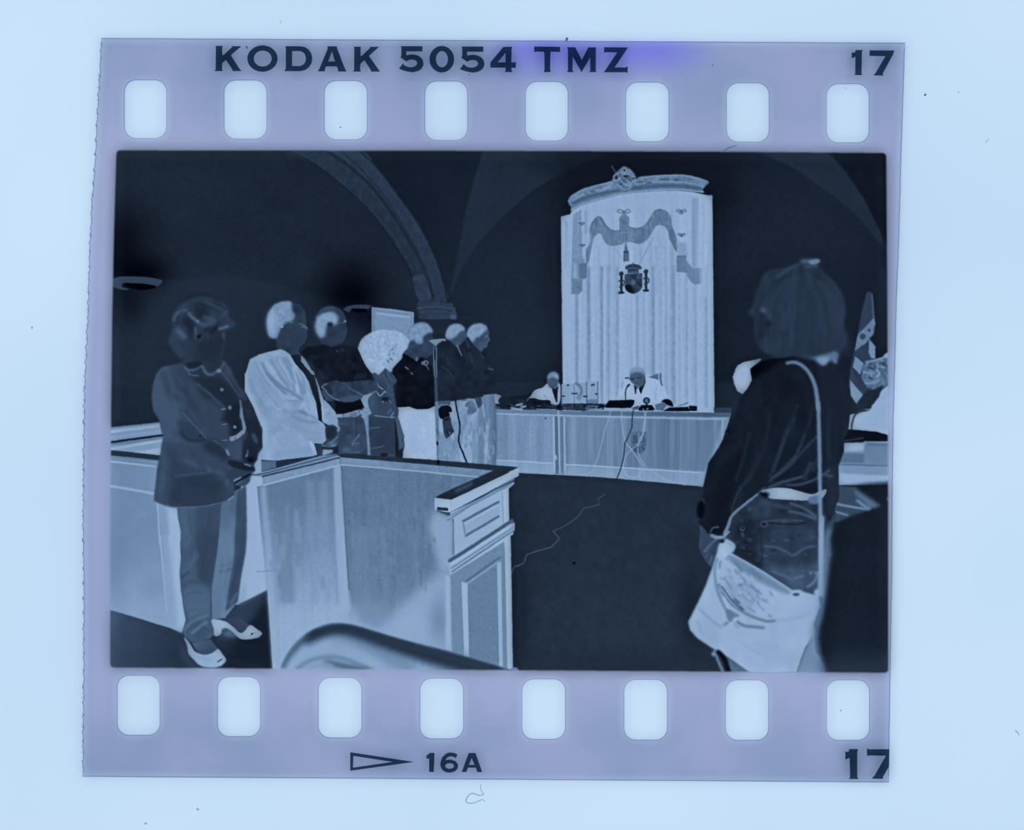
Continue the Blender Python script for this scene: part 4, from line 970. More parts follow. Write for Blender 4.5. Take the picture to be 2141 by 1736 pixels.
HR = [225,1740, 290,1580, 380,1470, 500,1390, 600,1356, 700,1350, 800,1364, 900,1394, 1150,1470, 1500,1558, 1750,1630, 2000,1710, 2040,1740, 2000,1800, 260,1800]
P('K', HR, 158, f=1.6)
hm = clipmask('K', HR, f=1.5)
S('K', [250,1700, 310,1590, 400,1490, 520,1410], 40, 96, f=5, clip=hm, w2=60)
S('K', [430,1490, 540,1430, 640,1405, 740,1408, 860,1440, 1100,1520, 1400,1610, 1700,1690, 2000,1760], 70, 52, f=7, w2=130, clip=hm)
S('K', [470,1440, 580,1395, 700,1378, 820,1395, 1000,1445, 1300,1530, 1600,1612, 1900,1700], 40, 50, f=4, clip=hm)
S('K', [620,1500, 760,1500, 900,1545, 1100,1630, 1250,1690], 50, 112, f=9, a=.7, clip=hm, w2=70)
S('K', [300,1740, 360,1640, 470,1555, 600,1520, 720,1530, 850,1590, 1000,1680], 50, 166, f=8, clip=hm, a=.8)
S('K', [350,1710, 450,1640, 600,1605, 720,1620, 850,1668, 960,1720], 22, 124, f=3, clip=hm); S('K', [570,1645, 700,1670, 900,1715], 30, 78, f=4, clip=hm); S('K', [420,1720, 560,1665, 640,1690], 40, 150, f=4, clip=hm)
part()

# ---------------- woman in a jacket on the left
part('person', 'woman in a jacket and trousers standing with hands folded at the left')
P([('B', [1300,1120, 1450,1000, 1575,940, 1582,1300]), ('C', [1580,0, 1570,180, 1520,450, 1480,745, 1340,925, 1190,940, 1150,560, 1200,0])], None, 112, f=.7, s=0, n={'cloth':3}, g=(1300,1200,104, 1300,1500,118))
P([('B', [1480,1000, 1575,950, 1582,1300]), ('C', [1582,0, 1570,180, 1520,450, 1480,745, 1345,850, 1390,560, 1440,250, 1450,0])], None, 76, f=1.2, s=0, n={'cloth':3})
S('C', [1280,410, 1350,395, 1420,370], 20, 96, f=1.5); S('C', [1480,640, 1400,770], 20, 104, f=1.2)
LEG = [('B', [800,1160, 815,1300, 850,1450, 838,1606]), ('C', [845,250, 832,420, 845,600, 872,780, 900,950, 862,1065, 890,1135, 960,1195, 1050,1198, 1180,1152, 1232,1080, 1195,900, 1190,600, 1250,200, 1272,0]), ('B', [1300,1130, 1100,1120])]
P(LEG, None, 86, f=.7, s=0, n={'cloth':3})
lm = clipmask(LEG, None, s=0)
P('B', [830,1180, 1020,1180, 980,1606, 850,1606], 92, f=6, clip=lm); P('B', [1020,1180, 1290,1140, 1270,1606, 1050,1606], 76, f=6, clip=lm)
P('C', [1030,0, 1270,0, 1250,200, 1190,560, 1150,560, 1050,500], 70, f=6, clip=lm); P('C', [880,600, 1150,600, 1180,880, 900,880], 98, f=7, clip=lm); G('C', 1000, 720, 110, 130, 100, .4)
S('C', [850,420, 950,350, 1010,160], 22, 98, f=2.5, clip=lm); S('C', [850,480, 940,400], 16, 66, f=2, clip=lm); S('C', [860,590, 950,520, 1060,520], 18, 70, f=2.5, clip=lm); S('C', [880,1060, 980,960, 1160,890], 24, 112, f=2, clip=lm); S('C', [960,1100, 1080,1010, 1140,960], 30, 114, f=2, clip=lm); S('C', [1000,1160, 1130,1090, 1200,1060], 50, 82, f=3, clip=lm); S('C', [900,1130, 960,1190, 1060,1198, 1180,1155], 12, 66, f=1.5, clip=lm)
S('C', [1200,560, 1190,900], 14, 70, f=1.5, clip=lm)
for q, w, l in (([830,1250,900,1400,880,1560],26,96),([1180,1200,1160,1400,1120,1600],24,70),([930,1200,960,1420,940,1600],18,80)): S('B', q, w, l, f=3, clip=lm)
for q, w, l in (([860,120,930,60,960,0],20,94),([870,330,980,300,1050,200],16,98),([880,700,960,640,1100,640],18,88),([900,820,1000,780,1150,800],18,104),([1130,100,1090,300,1060,480],24,66),([930,900,1040,850],16,108),([1080,1020,1160,1060],14,72)): S('C', q, w, l, f=2.2, clip=lm)
for q, w, l in (([1330,60,1350,300,1300,560],24,122),([1420,300,1370,330,1290,330],12,104),([1300,700,1340,600],14,126),([1500,250,1470,420,1420,600],18,66)): S('C', q, w, l, f=2)
# shoes
P('C', [880,1140, 940,1200, 1010,1300, 1130,1332, 1200,1300, 1262,1268, 1320,1340, 1352,1388, 1330,1430, 1270,1470, 1150,1478, 1060,1455, 990,1390, 930,1320, 915,1230], 162, f=1, n={'mid':2})
P('C', [860,1180, 900,1280, 960,1400, 1040,1460, 1200,1490, 1100,1500, 960,1460, 870,1330], 110, f=7, a=.6, lb=False)
P('C', [970,1205, 1180,1160, 1258,1268, 1195,1318, 1090,1335, 1015,1280], 84, f=.7, s=0, g=(1000,1220,92, 1150,1320,74)); S('C', [1020,1310, 1060,1370, 1200,1400], 14, 150, f=1.5); S('C', [1255,1415, 1320,1375], 12, 58, f=.6); S('C', [1240,1290, 1300,1360, 1340,1390], 16, 172, f=1)
P('C', [1192,940, 1340,960, 1420,1010, 1490,1080, 1545,1082, 1620,1003, 1700,1050, 1750,1090, 1735,1125, 1690,1148, 1560,1165, 1490,1140, 1430,1085, 1360,1040, 1310,1050, 1290,1105, 1225,1125, 1215,1040], 172, f=.9)
P('C', [1290,1090, 1400,1070, 1480,1140, 1400,1130], 122, f=4, lb=False, a=.8); P('C', [1345,955, 1485,915, 1612,1000, 1545,1080, 1495,1065], 66, f=.7, s=0); S('C', [1620,1125, 1690,1080], 10, 120, f=.5); E('C', 1642, 1102, 12, 9, 14, f=.5)
S('C', [1300,1060, 1360,1040, 1420,1080], 14, 108, f=1.4)
# jacket
JW = [('A', [880,1060, 760,1085, 640,1110, 570,1190, 528,1330, 520,1450, 540,1606]), ('B', [600,200, 650,390, 612,600, 580,760, 562,950, 546,1110, 680,1166, 800,1186, 1100,1172, 1280,1132, 1385,1108, 1440,1050, 1452,970, 1440,910, 1480,945, 1560,945, 1605,910, 1640,820, 1682,770, 1660,700, 1705,650, 1712,580, 1758,520, 1745,440, 1756,320, 1700,200, 1640,80, 1605,0]), ('A', [1560,1390, 1500,1330, 1440,1220, 1400,1120, 1340,1050])]
P(JW, None, 66, f=1.6, s=0, n={'cloth':2,'cloud':1.5})
jw = clipmask(JW, None, s=0, f=.9)
P('A', [560,1150, 700,1110, 760,1300, 860,1606, 560,1606, 530,1400], 84, f=7, clip=jw); S('A', [640,1150, 700,1350, 760,1606], 60, 62, f=6, clip=jw)
P('A', [880,1200, 1100,1180, 1350,1240, 1480,1400, 1530,1606, 1250,1606, 1000,1280], 42, f=8, clip=jw); S('A', [760,1130, 820,1230, 890,1340], 22, 84, f=2, clip=jw); S('A', [1010,1290, 1130,1380, 1260,1500, 1330,1560], 18, 82, f=2, clip=jw); S('A', [900,1300, 900,1430], 20, 52, f=4, clip=jw)
P('B', [560,0, 800,0, 900,250, 820,330, 900,420, 1140,420, 1000,480, 760,480, 640,400], 83, f=8, clip=jw)
P('B', [860,100, 1280,0, 1300,420, 1140,410, 960,250], 66, f=7, clip=jw); P('B', [820,200, 1000,300, 1130,410, 1000,430, 860,380], 60, f=5, clip=jw)
S('B', [835,340, 900,410, 1000,440, 1120,425], 24, 38, f=2.5, clip=jw); S('B', [860,110, 980,250, 1140,410], 11, 92, f=1, clip=jw); E('B', 1060, 385, 16, 12, 36, f=1, clip=jw)
P('B', [1090,470, 1180,430, 1340,540, 1370,700, 1150,600], 48, f=6, clip=jw); P('B', [780,480, 1000,520, 1400,700, 1420,780, 1100,700, 850,620], 70, f=7, clip=jw); S('B', [850,640, 1000,700, 1180,760], 40, 84, f=5, clip=jw)
P('B', [600,620, 760,600, 720,1160, 560,1110], 74, f=8, clip=jw, a=.7); P('B', [730,850, 1280,800, 1340,960, 1250,1120, 800,1170, 690,1100], 58, f=7, clip=jw)
P('B', [580,800, 720,830, 690,1150, 560,1110], 80, f=6, clip=jw, a=.6)
S('B', [775,838, 950,815, 1100,800, 1180,760], 13, 90, f=1.2, clip=jw); S('B', [1140,775, 1290,800, 1370,860, 1350,960], 24, 86, f=2.5, clip=jw); S('B', [1340,830, 1425,745], 10, 108, f=.8, clip=jw)
S('B', [680,1160, 800,1183, 1100,1172, 1290,1130, 1385,1106], 8, 112, f=.7)
S('B', [1370,1105, 1440,1060], 14, 145, f=.8)
for i in range(40):
    x = random.uniform(600, 1300); y = random.uniform(-200, 1100)
    S('B', [x, y, x + random.uniform(20, 70), y + random.uniform(40, 110)], random.uniform(14, 40), random.choice((54, 58, 76, 82)), f=3, a=.5, clip=jw)
S('A', [760,1120, 850,1290, 960,1480, 1060,1606], 26, 58, f=4, clip=jw); S('A', [930,1230, 1010,1420, 1120,1600], 40, 72, f=6, clip=jw)
S('B', [640,420, 660,700, 620,1000], 30, 84, f=5, clip=jw); S('B', [700,500, 760,700, 740,900], 40, 60, f=6, clip=jw); S('B', [900,900, 1100,900, 1250,960], 60, 50, f=8, clip=jw); S('B', [1250,830, 1380,900, 1400,1020], 30, 80, f=4, clip=jw)
# front opening, arm and hands
P('B', [1300,200, 1480,0, 1520,80, 1510,160, 1540,310, 1480,370, 1400,390, 1380,250], 37, f=4, clip=jw)
P('B', [1540,0, 1605,0, 1640,80, 1700,200, 1756,320, 1745,440, 1760,510, 1712,580, 1700,650, 1640,700, 1560,690, 1535,620, 1540,470, 1580,320, 1555,180], 44, f=1.5, clip=jw, n={'mid':3})
P('B', [1640,350, 1690,380, 1710,450, 1690,470, 1650,420], 72, f=2, clip=jw); S('B', [1600,540, 1580,620], 14, 100, f=1, clip=jw); S('B', [1570,610, 1590,600], 12, 150, f=.8); E('B', 1630, 650, 40, 30, 18, f=1.5, clip=jw); S('B', [1580,330, 1560,420], 30, 64, f=2, clip=jw)
P('B', [1518,50, 1530,70, 1550,200, 1575,290, 1562,350, 1510,395, 1440,440, 1395,440, 1392,400, 1470,372, 1542,312, 1530,215, 1505,165, 1512,90], 172, f=.7, s=0); S('B', [1460,390, 1450,440], 10, 60, f=.5)
P('B', [1380,450, 1530,420, 1525,600, 1510,650, 1430,640, 1350,540], 74, f=1.5, s=0, clip=jw); S('B', [1210,430, 1300,490, 1370,560], 8, 92, f=.8, clip=jw); S('B', [1355,540, 1385,600], 22, 140, f=1)
P('B', [1400,650, 1560,690, 1680,740, 1660,780, 1500,770, 1380,700], 38, f=2, clip=jw); S('B', [1560,700, 1630,720], 18, 120, f=.8); P('B', [1340,830, 1430,740, 1560,780, 1640,790, 1540,850, 1440,890], 62, f=1.5, clip=jw)
S('B', [1440,890, 1520,850], 24, 140, f=.8); S('B', [1450,910, 1540,860, 1630,810], 20, 20, f=.8); S('B', [1460,935, 1530,890], 10, 120, f=.7); P('B', [1480,930, 1560,880, 1620,870, 1600,910, 1550,945], 74, f=.8)
for x, y in ((1395,70),(1450,285)): E('B', x, y, 17, 17, 160, f=.7)
for q in ([1300,85,1350,75],[1305,255,1365,252],[1310,435,1370,430]): S('B', q, 12, 112, f=.7)
for x, y in ((1305,1365),(1395,1562)): E('A', x, y, 18, 17, 165, f=.7)
S('A', [1300,1585, 1350,1580], 14, 110, f=.7); S('A', [1510,1480, 1525,1606], 18, 110, f=1, clip=jw)
# head
HW = [745,600, 760,520, 800,450, 870,395, 960,355, 1060,322, 1200,330, 1300,372, 1375,440, 1385,520, 1420,580, 1455,630, 1390,690, 1340,720, 1345,800, 1330,900, 1310,1000, 1340,1080, 1300,1170, 1140,1200, 930,1150, 880,1070, 820,1000, 740,900, 700,830, 740,740]
P('A', HW, 53, f=2.5, n={'cloth':2.5,'mid':1.5})
hw = clipmask('A', HW, f=2.5)
S('A', [900,330, 1060,300, 1190,325, 1290,375], 26, 34, f=3, a=.7)
P('A', [1130,720, 1240,700, 1330,740, 1330,880, 1290,1000, 1180,1060, 1080,1000, 1040,860], 44, f=6, clip=hw)
P('A', [860,560, 940,540, 1010,680, 990,780, 920,780, 880,680], 40, f=5, clip=hw); P('A', [990,430, 1120,400, 1180,500, 1100,580, 1040,560], 40, f=5, clip=hw); P('A', [1130,640, 1260,600, 1260,720, 1140,740], 36, f=5, clip=hw)
S('A', [770,600, 780,540, 840,490, 930,470], 34, 80, f=2); S('A', [930,500, 980,560, 1045,605], 38, 88, f=2); S('A', [1030,610, 1120,640, 1240,595], 56, 76, f=3.5); S('A', [1090,545, 1160,570, 1240,600], 36, 78, f=2.5); S('A', [1100,380, 1200,420, 1330,480], 22, 66, f=2)
S('A', [1020,600, 1050,605], 24, 112, f=1); S('A', [1265,688, 1320,672, 1385,650], 26, 106, f=1.6); S('A', [1290,560, 1370,480], 20, 72, f=2); S('A', [1380,680, 1460,630], 30, 60, f=4)
S('A', [790,690, 840,730, 900,790], 60, 98, f=4); S('A', [1010,660, 1020,800], 34, 74, f=2.2); E('A', 1050, 770, 28, 25, 18, f=1.2); S('A', [740,760, 800,880, 900,980], 40, 66, f=4); S('A', [1320,720, 1330,800], 20, 74, f=2)
for i in range(60):
    t = random.random() * 6.28
    x = 1050 + 260 * math.cos(t) * random.uniform(.5, 1.1); y = 600 + 240 * math.sin(t) * random.uniform(.5, 1.1)
    dx, dy = -math.sin(t), math.cos(t)
    L_ = random.uniform(40, 120)
    S('A', [x, y, x + dx * L_ * .5 + random.uniform(-12, 12), y + dy * L_ * .5, x + dx * L_, y + dy * L_ + 20], random.uniform(6, 16), random.choice((44, 62, 66, 72)), f=1.6, a=.5, clip=hw)
S('A', [890,1100, 925,1142, 1000,1135, 1080,1102, 1110,1150, 1150,1195, 1210,1195], 20, 106, f=1.2); S('A', [1200,1195, 1270,1150, 1320,1090, 1325,1050], 16, 96, f=1.2); E('A', 1272, 1155, 26, 18, 150, f=1.2); S('A', [930,1160, 945,1195, 1050,1212], 14, 92, f=1); S('A', [1290,1170, 1360,1240, 1450,1370, 1510,1450], 12, 82, f=1)
P('A', [905,1070, 1060,1050, 1070,1095, 1000,1125, 930,1125], 38, f=2)

# ---------------- right foreground
part('flag', 'patterned flag hanging beside the right edge')
FL = [1865,430, 1912,430, 1930,560, 1950,740, 1942,850, 1900,890, 1952,975, 1952,1095, 2010,1095, 1990,1300, 1860,1480, 1775,1552, 1705,1460, 1688,1350, 1710,1160, 1758,960, 1800,700, 1835,560]
P('M', FL, 62, f=1, s=0, n={'cloth':3})
P('M', [1785,850, 1935,690, 1945,760, 1930,850, 1860,940, 1745,1020, 1770,890], 122, f=.8, s=0, n={'mid':4}); P('M', [1815,965, 1888,1045, 1842,1132, 1752,1042], 62, f=.8, s=0); P('M', [1750,1070, 1835,1140, 1800,1255, 1728,1180], 134, f=.8, s=0)
P('M', [1890,905, 1952,975, 1950,1095, 1910,1090, 1885,1040], 138, f=.8, s=0); P('M', [1705,1180, 1840,1440, 1820,1470, 1700,1310], 64, f=.8, s=0); P('M', [1700,1305, 1832,1462, 1772,1552, 1700,1450], 142, f=.8, s=0)
E('M', 1890, 812, 14, 14, 62, f=.6); E('M', 1826, 875, 30, 32, 72, f=.7); S('M', [1918,450, 1935,700, 1942,760], 12, 100, f=1); S('M', [1930,700, 1942,755], 18, 150, f=1)
part('person', 'curly haired figure cut off by the right edge behind a pale sheet')
P('M', [1960,1450, 2085,1355, 2100,1606, 1830,1606, 1935,1540], 160, f=.8, s=0)
P('N', [1700,130, 1890,90, 1960,20, 2110,-60, 2110,345, 1960,300, 1730,282, 1685,282], 166, f=.7, s=0, n={'cloud':2})
P('M', [1820,1170, 1880,1120, 1980,1090, 2100,1070, 2100,1340, 1990,1410, 1880,1395, 1815,1290], 104, f=.8, s=0, n={'curl':12,'mid':6})
for q, l in (([1850,1130,1960,1110,2020,1090],136),([1830,1230,1900,1240,1920,1280],140),([1960,1200,1990,1250,1960,1280],150),([2000,1170,2050,1190],138),([1850,1340,1950,1330,2000,1300],136),([1880,1180,1940,1200],64),([2020,1130,2060,1170],66),([1880,1280,1930,1300],70),([2020,1250,2060,1290],92)): S('M', q, 20, l, f=1)
P('M', [2010,1090, 2060,1040, 2100,1040, 2100,1080], 164, f=.7, s=0)
P('M', [1755,1555, 1880,1390, 1920,1410, 1990,1380, 2035,1350, 1985,1480, 1920,1560, 1905,1595, 1780,1600], 44, f=.9, s=0)
S('N', [1720,295, 1718,220, 1745,140, 1790,100, 1850,75], 20, 62, f=.8)
part('wooden_partition', 'pale ledge and panelling at the right edge')
P('N', [1560,400, 2110,395, 2110,830, 1560,830], 134, f=.7, s=0); P('N', [1640,380, 1690,275, 1960,300, 2050,325, 2110,350, 2110,398, 1640,412], 24, f=.7, s=0); S('N', [1640,392, 1840,360], 14, 58, f=.7); S('N', [1840,400, 2110,402], 11, 150, f=.5)
P('N', [1620,430, 1850,412, 1850,470, 1830,490, 1620,495], 172, f=2.5, s=0); P('N', [1840,425, 2110,430, 2110,640, 1840,610], 126, f=1.5, s=0, n={'cloud':3}); S('N', [1860,425, 2110,430], 20, 100, f=1.5); P('N', [1600,505, 1840,520, 1840,612, 1580,605], 108, f=2, s=0); S('N', [1580,625, 2110,640], 10, 96, f=.7)
P('N', [1580,640, 2110,645, 2110,720, 1580,710], 140, f=1, s=0); P('N', [1580,712, 2110,735, 2110,795, 1580,820], 166, f=1.2, s=0)
P('N', [1560,835, 1760,850, 2020,1030, 1580,1200, 1530,1200], 72, f=1, s=0); P('N', [1740,855, 1800,880, 2020,1010, 2000,1050, 1900,1060, 1750,920], 108, f=3, s=0)
S('N', [1550,1015, 1700,1045, 1900,1075], 24, 128, f=1); S('N', [1765,980, 1830,1030, 1900,1070], 26, 134, f=1.5); S('N', [1550,1095, 1680,1130], 22, 122, f=1)
part('person', 'woman seen from behind in a dark jacket and jeans at the right')
# jeans
P([('N', [480,1180, 640,1010, 790,920, 900,950, 1280,975, 1400,940, 1560,1100, 1520,1300, 1500,1606]), ('O', [1480,160, 1450,780, 1390,800, 1130,745, 900,600, 520,380, 430,250])], None, 54, f=.8, s=0, n={'cloth':5,'mid':3})
P('O', [850,430, 1050,420, 1390,380, 1395,790, 1240,750, 1130,740, 900,580], 84, f=8, n={'cloth':5}); P('O', [560,100, 780,60, 830,480, 700,460, 540,360], 40, f=6, n={'mid':4}); P('N', [830,1290, 1380,1280, 1390,1606, 850,1606], 58, f=6, n={'cloth':4})
S('N', [800,990, 1000,1040, 1110,1060], 34, 70, f=3); S('N', [1100,1010, 1240,1060, 1370,1150], 22, 92, f=1.6); S('N', [1090,1090, 1230,1120, 1370,1175], 26, 88, f=1.6); S('N', [880,1205, 1100,1222, 1260,1210], 10, 28, f=.8); S('N', [830,1190, 1000,1180, 1240,1185], 10, 82, f=1)
S('N', [800,1180, 830,1606], 12, 36, f=1.5); E('N', 845, 1222, 44, 30, 76, f=1.5); E('N', 845, 1220, 20, 14, 18, f=.8); E('N', 628, 1262, 22, 24, 100, f=1); E('N', 630, 1260, 14, 14, 10, f=.7); S('N', [620,1300, 640,1350], 26, 72, f=2); S('N', [700,1040, 690,1080, 730,1060], 12, 84, f=1.2)
S('N', [850,1438, 960,1450, 1060,1490, 1140,1530, 1240,1460, 1360,1440], 18, 92, f=1.2, lb=False); S('N', [600,1450, 660,1460], 18, 74, f=2)
S('O', [1140,620, 1240,590], 20, 108, f=2); S('O', [1270,710, 1350,640, 1390,540], 20, 122, f=2); S('O', [920,540, 1060,600, 1140,640], 16, 102, f=2)
for x in (1360,1310,1380): E('O', x, 560 if x != 1380 else 770, 16, 16, 120, f=1.5)
for i in range(90):
    x = random.uniform(560, 1380); y = random.uniform(20, 700)
    if y > 380 + (x - 520) * .58: continue
    S('O', [x, y, x + random.uniform(-50, 50), y + random.uniform(-16, 24)], random.uniform(8, 26), random.choice((36, 42, 70, 80, 88)), f=1.6, a=.6)
# hand at the side
P([('N', [205,1230, 300,1300, 430,1370, 400,1500]), ('O', [330,520, 270,460, 230,390, 192,300, 205,180])], None, 66, f=.8, s=0, n={'mid':3}); S('N', [250,1500, 300,1430, 380,1360], 14, 108, f=1); S('O', [270,420, 290,330, 340,250], 18, 84, f=1.5); S('O', [300,480, 330,380], 12, 98, f=1)
# jacket
JR = [('M', [1010,1090, 850,1108, 760,1150, 705,1200, 722,1310, 620,1450, 570,1606]), ('N', [560,100, 500,230, 430,400, 290,610, 252,780, 235,930, 190,975, 172,1080, 178,1150, 240,1200, 310,1310, 420,1345, 520,1135, 640,1015, 800,885, 1000,855, 1250,905, 1400,890, 1480,870, 1440,1000, 1480,1190, 1510,1180, 1545,1060, 1588,950, 1582,640, 1640,490, 1645,300, 1705,100, 1712,0]), ('M', [1700,1400, 1600,1230, 1490,1108, 1380,1140, 1150,1065])]
P(JR, None, 30, f=1, s=0, n={'cloud':2,'cloth':1.2})
jr = clipmask(JR, None, s=0, f=1)
P([('M', [1380,1140, 1490,1110, 1700,1400]), ('N', [1712,0, 1645,300, 1582,640, 1588,950, 1510,1180, 1470,1150, 1430,600, 1400,0])], None, 36, f=5, s=0, clip=jr); P('N', [1440,700, 1580,640, 1590,950, 1510,1180, 1460,1100], 44, f=7, clip=jr)
G('M', 1050, 1350, 160, 160, 21, .5); P('M', [720,1180, 830,1110, 1000,1100, 900,1190, 740,1290], 9, f=4, clip=jr)
P('N', [500,560, 700,500, 560,900, 400,1250, 310,1290, 350,1000], 24, f=8, clip=jr)
for q, w, l in (([1150,150,1050,350,960,600,900,760],36,44),([1240,330,1130,600,930,760],18,54),([1380,340,1250,470,1100,640,930,760],16,62),([1160,540,1010,690,890,800],18,66),([1320,600,1260,720,1240,780],50,50),([800,520,700,760,600,860],40,38),([620,850,560,960,520,1100],20,52),([640,840,720,720],40,40),([880,860,1000,810,1230,745],18,88),([1060,830,1200,825,1380,760,1500,680],18,84),([900,850,1100,820],12,60)): S('N', q, w, l, f=2, clip=jr)
for q, w, l in (([1180,20,1120,200,1040,420],30,38),([1330,0,1300,200,1200,420],26,40),([900,100,860,400,760,700],40,36),([1090,260,1000,520,930,700],14,58),([1260,320,1220,420,1160,540],14,56),([700,300,640,560,560,800],36,37),([1370,560,1330,700],30,50),([620,900,600,1000,540,1120],40,40),([1500,60,1480,400,1500,600],40,42),([1620,100,1600,400,1560,620],30,34)): S('N', q, w, l, f=2.4, clip=jr, a=.8)
S('N', [1440,730, 1530,745], 22, 78, f=2, clip=jr); S('N', [860,850, 700,990, 530,1130], 12, 90, f=1); S('N', [780,920, 660,1015, 530,1130, 490,1230, 450,1330], 16, 130, f=1, w2=34)
E('N', 215, 1080, 36, 82, 10, f=1.5); S('N', [190,985, 225,965, 255,1010], 10, 54, f=1); S('N', [200,1180, 250,1230, 300,1310], 34, 26, f=1.2); E('N', 370, 1290, 54, 40, 24, f=1.2); S('N', [310,1300, 340,1255, 400,1250], 12, 92, f=1)
P('N', [820,892, 920,862, 1050,858, 1180,888, 1320,922, 1400,895, 1465,875, 1420,960, 1260,982, 1000,972, 900,962, 868,925], 174, f=.9); E('N', 858, 925, 46, 26, 14, f=2.5); S('N', [970,870, 960,950], 16, 150, f=1.5); P('N', [1290,950, 1400,930, 1390,1010, 1300,1010], 110, f=2)
E('N', 482, 300, 16, 24, 12, f=1.5); E('N', 478, 318, 8, 8, 70, f=1)
# collar and sleeve seen past her shoulder
P('M', [585,1160, 640,1130, 820,1095, 800,1120, 705,1195, 722,1310, 680,1390, 628,1445, 580,1420, 550,1350, 533,1280, 560,1200], 172, f=.8, s=0, n={'cloth':3}); S('M', [600,1250, 700,1240], 14, 160, f=2)
# head seen from behind
HR2 = [820,300, 860,240, 940,205, 1050,188, 1150,160, 1210,125, 1260,105, 1330,110, 1400,112, 1380,165, 1440,228, 1540,330, 1620,450, 1655,600, 1640,760, 1668,900, 1600,1040, 1500,1110, 1380,1100, 1150,1075, 1040,1090, 900,1060, 800,1000, 750,860, 738,700, 690,640, 740,560, 770,420]
P('M', HR2, 50, f=3, n={'cloth':2.5,'fold':2})
hr = clipmask('M', HR2, f=3)
P('M', [1450,300, 1640,500, 1650,1000, 1500,1080, 1400,900, 1420,500], 58, f=10, clip=hr, a=.7); P('M', [740,680, 860,640, 900,780, 860,860, 760,900], 40, f=5, clip=hr)
for i in range(46):
    t = random.random()
    x = 840 + 760 * t; top = 230 + 260 * abs(t - .55)
    xm = x + (t - .45) * 120
    S('M', [x * .6 + 1150 * .4, top, xm, 560 + random.uniform(-60, 60), xm + random.uniform(-60, 60), 900 + random.uniform(-60, 120)], random.uniform(8, 26), random.choice((44, 58, 62, 66)), f=3, a=.45, clip=hr)
S('M', [960,290, 1060,220, 1190,160], 26, 72, f=3); S('M', [1130,270, 1180,200], 20, 62, f=3); S('M', [1210,130, 1300,125, 1390,125], 34, 96, f=2.5); P('M', [1300,125, 1380,108, 1395,130, 1340,160, 1300,150], 152, f=2); S('M', [1250,180, 1380,170], 26, 82, f=3)
S('M', [820,600, 860,625], 34, 104, f=2.5); S('M', [860,590, 900,700], 30, 72, f=4); S('M', [690,640, 750,620], 16, 50, f=3); S('M', [1000,560, 1060,700, 1020,800], 40, 62, f=5); E('M', 885, 750, 30, 14, 26, f=2.5)
G('M', 1640, 950, 90, 110, 58, .5)
P('M', [1140,1065, 1300,1085, 1380,1070, 1560,1020, 1590,1060, 1560,1150, 1500,1110, 1440,1160, 1390,1140, 1340,1100], 112, f=2.5, s=0); P('M', [1380,1090, 1490,1085, 1450,1155, 1400,1140], 150, f=3); S('M', [1545,1090, 1560,1140], 18, 120, f=2)
P('M', [1000,1070, 1180,1080, 1060,1120, 860,1150, 860,1105], 14, f=3, a=.8, clip=jr)
part('shoulder_bag', 'pale canvas shoulder bag with a long strap on the woman at the right')
S('M', [1062,1140, 1150,1132, 1230,1168, 1310,1262, 1360,1400, 1384,1610], 26, 138, f=1.2, w2=38, lb=True); S('N', [1382,-5, 1392,300, 1398,600, 1400,760, 1402,1000, 1412,1300, 1420,1610], 32, 140, f=1.2, w2=40, lb=True); S('O', [1420,-5, 1412,300, 1410,700, 1400,800], 46, 158, f=1.6, w2=60, lb=True)
BG = [395,275, 420,250, 500,245, 556,290, 545,330, 522,368, 800,525, 1130,742, 1180,735, 1395,790, 1402,900, 1340,1080, 1338,1200, 1260,1300, 1170,1560, 690,1560, 520,1430, 350,1325, 180,1210, 108,1130, 90,1050, 140,950, 260,700, 330,510, 370,380]
P('O', BG, 170, f=1.2, s=0, n={'cloth':2.5,'cloud':1.5})
bm = clipmask('O', BG, s=0, f=1.2)
P('O', [500,390, 560,400, 800,540, 1100,740, 1060,770, 900,700, 700,600, 520,460], 132, f=3, clip=bm); P('O', [400,560, 700,640, 780,800, 650,980, 450,780], 156, f=7, clip=bm, n={'cloth':5})
S('O', [380,410, 352,540, 372,700, 430,860, 520,1020], 26, 130, f=2, clip=bm); S('O', [390,670, 430,760, 520,870, 650,960, 850,1040, 960,1038], 22, 118, f=1.6, clip=bm); S('O', [960,1038, 1150,1020, 1330,950], 16, 152, f=3, clip=bm); S('O', [420,690, 520,830, 620,920], 8, 60, f=.8, clip=bm); S('O', [440,800, 500,940, 540,1000], 22, 176, f=2, clip=bm)
for q, w, l in (([560,460,640,560],24,118),([700,520,820,620],34,122),([590,690,640,670],22,118),([700,680,770,740,780,800],20,126),([540,820,600,870],30,96),([600,890,640,940],24,92),([660,810,740,860],18,140),([470,640,530,730],18,138),([410,440,400,520],20,130),([480,520,520,560],14,136),([690,910,760,960],14,138)): S('O', q, w, l, f=2, clip=bm)
for i in range(80):
    x = random.uniform(400, 960); y = random.uniform(480, 1000)
    if y < 380 + (x - 400) * .62 or y > 760 + (x - 400) * .5: continue
    S('O', [x, y, x + random.uniform(14, 60), y + random.uniform(14, 56)], random.uniform(8, 20), random.choice((118, 130, 142, 176, 180)), f=1.2, a=.75, clip=bm)
for q, w, l in (([150,960,300,1100,380,1160],30,178),([330,560,300,760,340,900],30,176),([900,800,1100,860,1330,860],60,176),([1000,1100,1200,1080,1330,1040],40,176),([600,1180,900,1220,1200,1200],50,176)): S('O', q, w, l, f=7, a=.6, clip=bm)
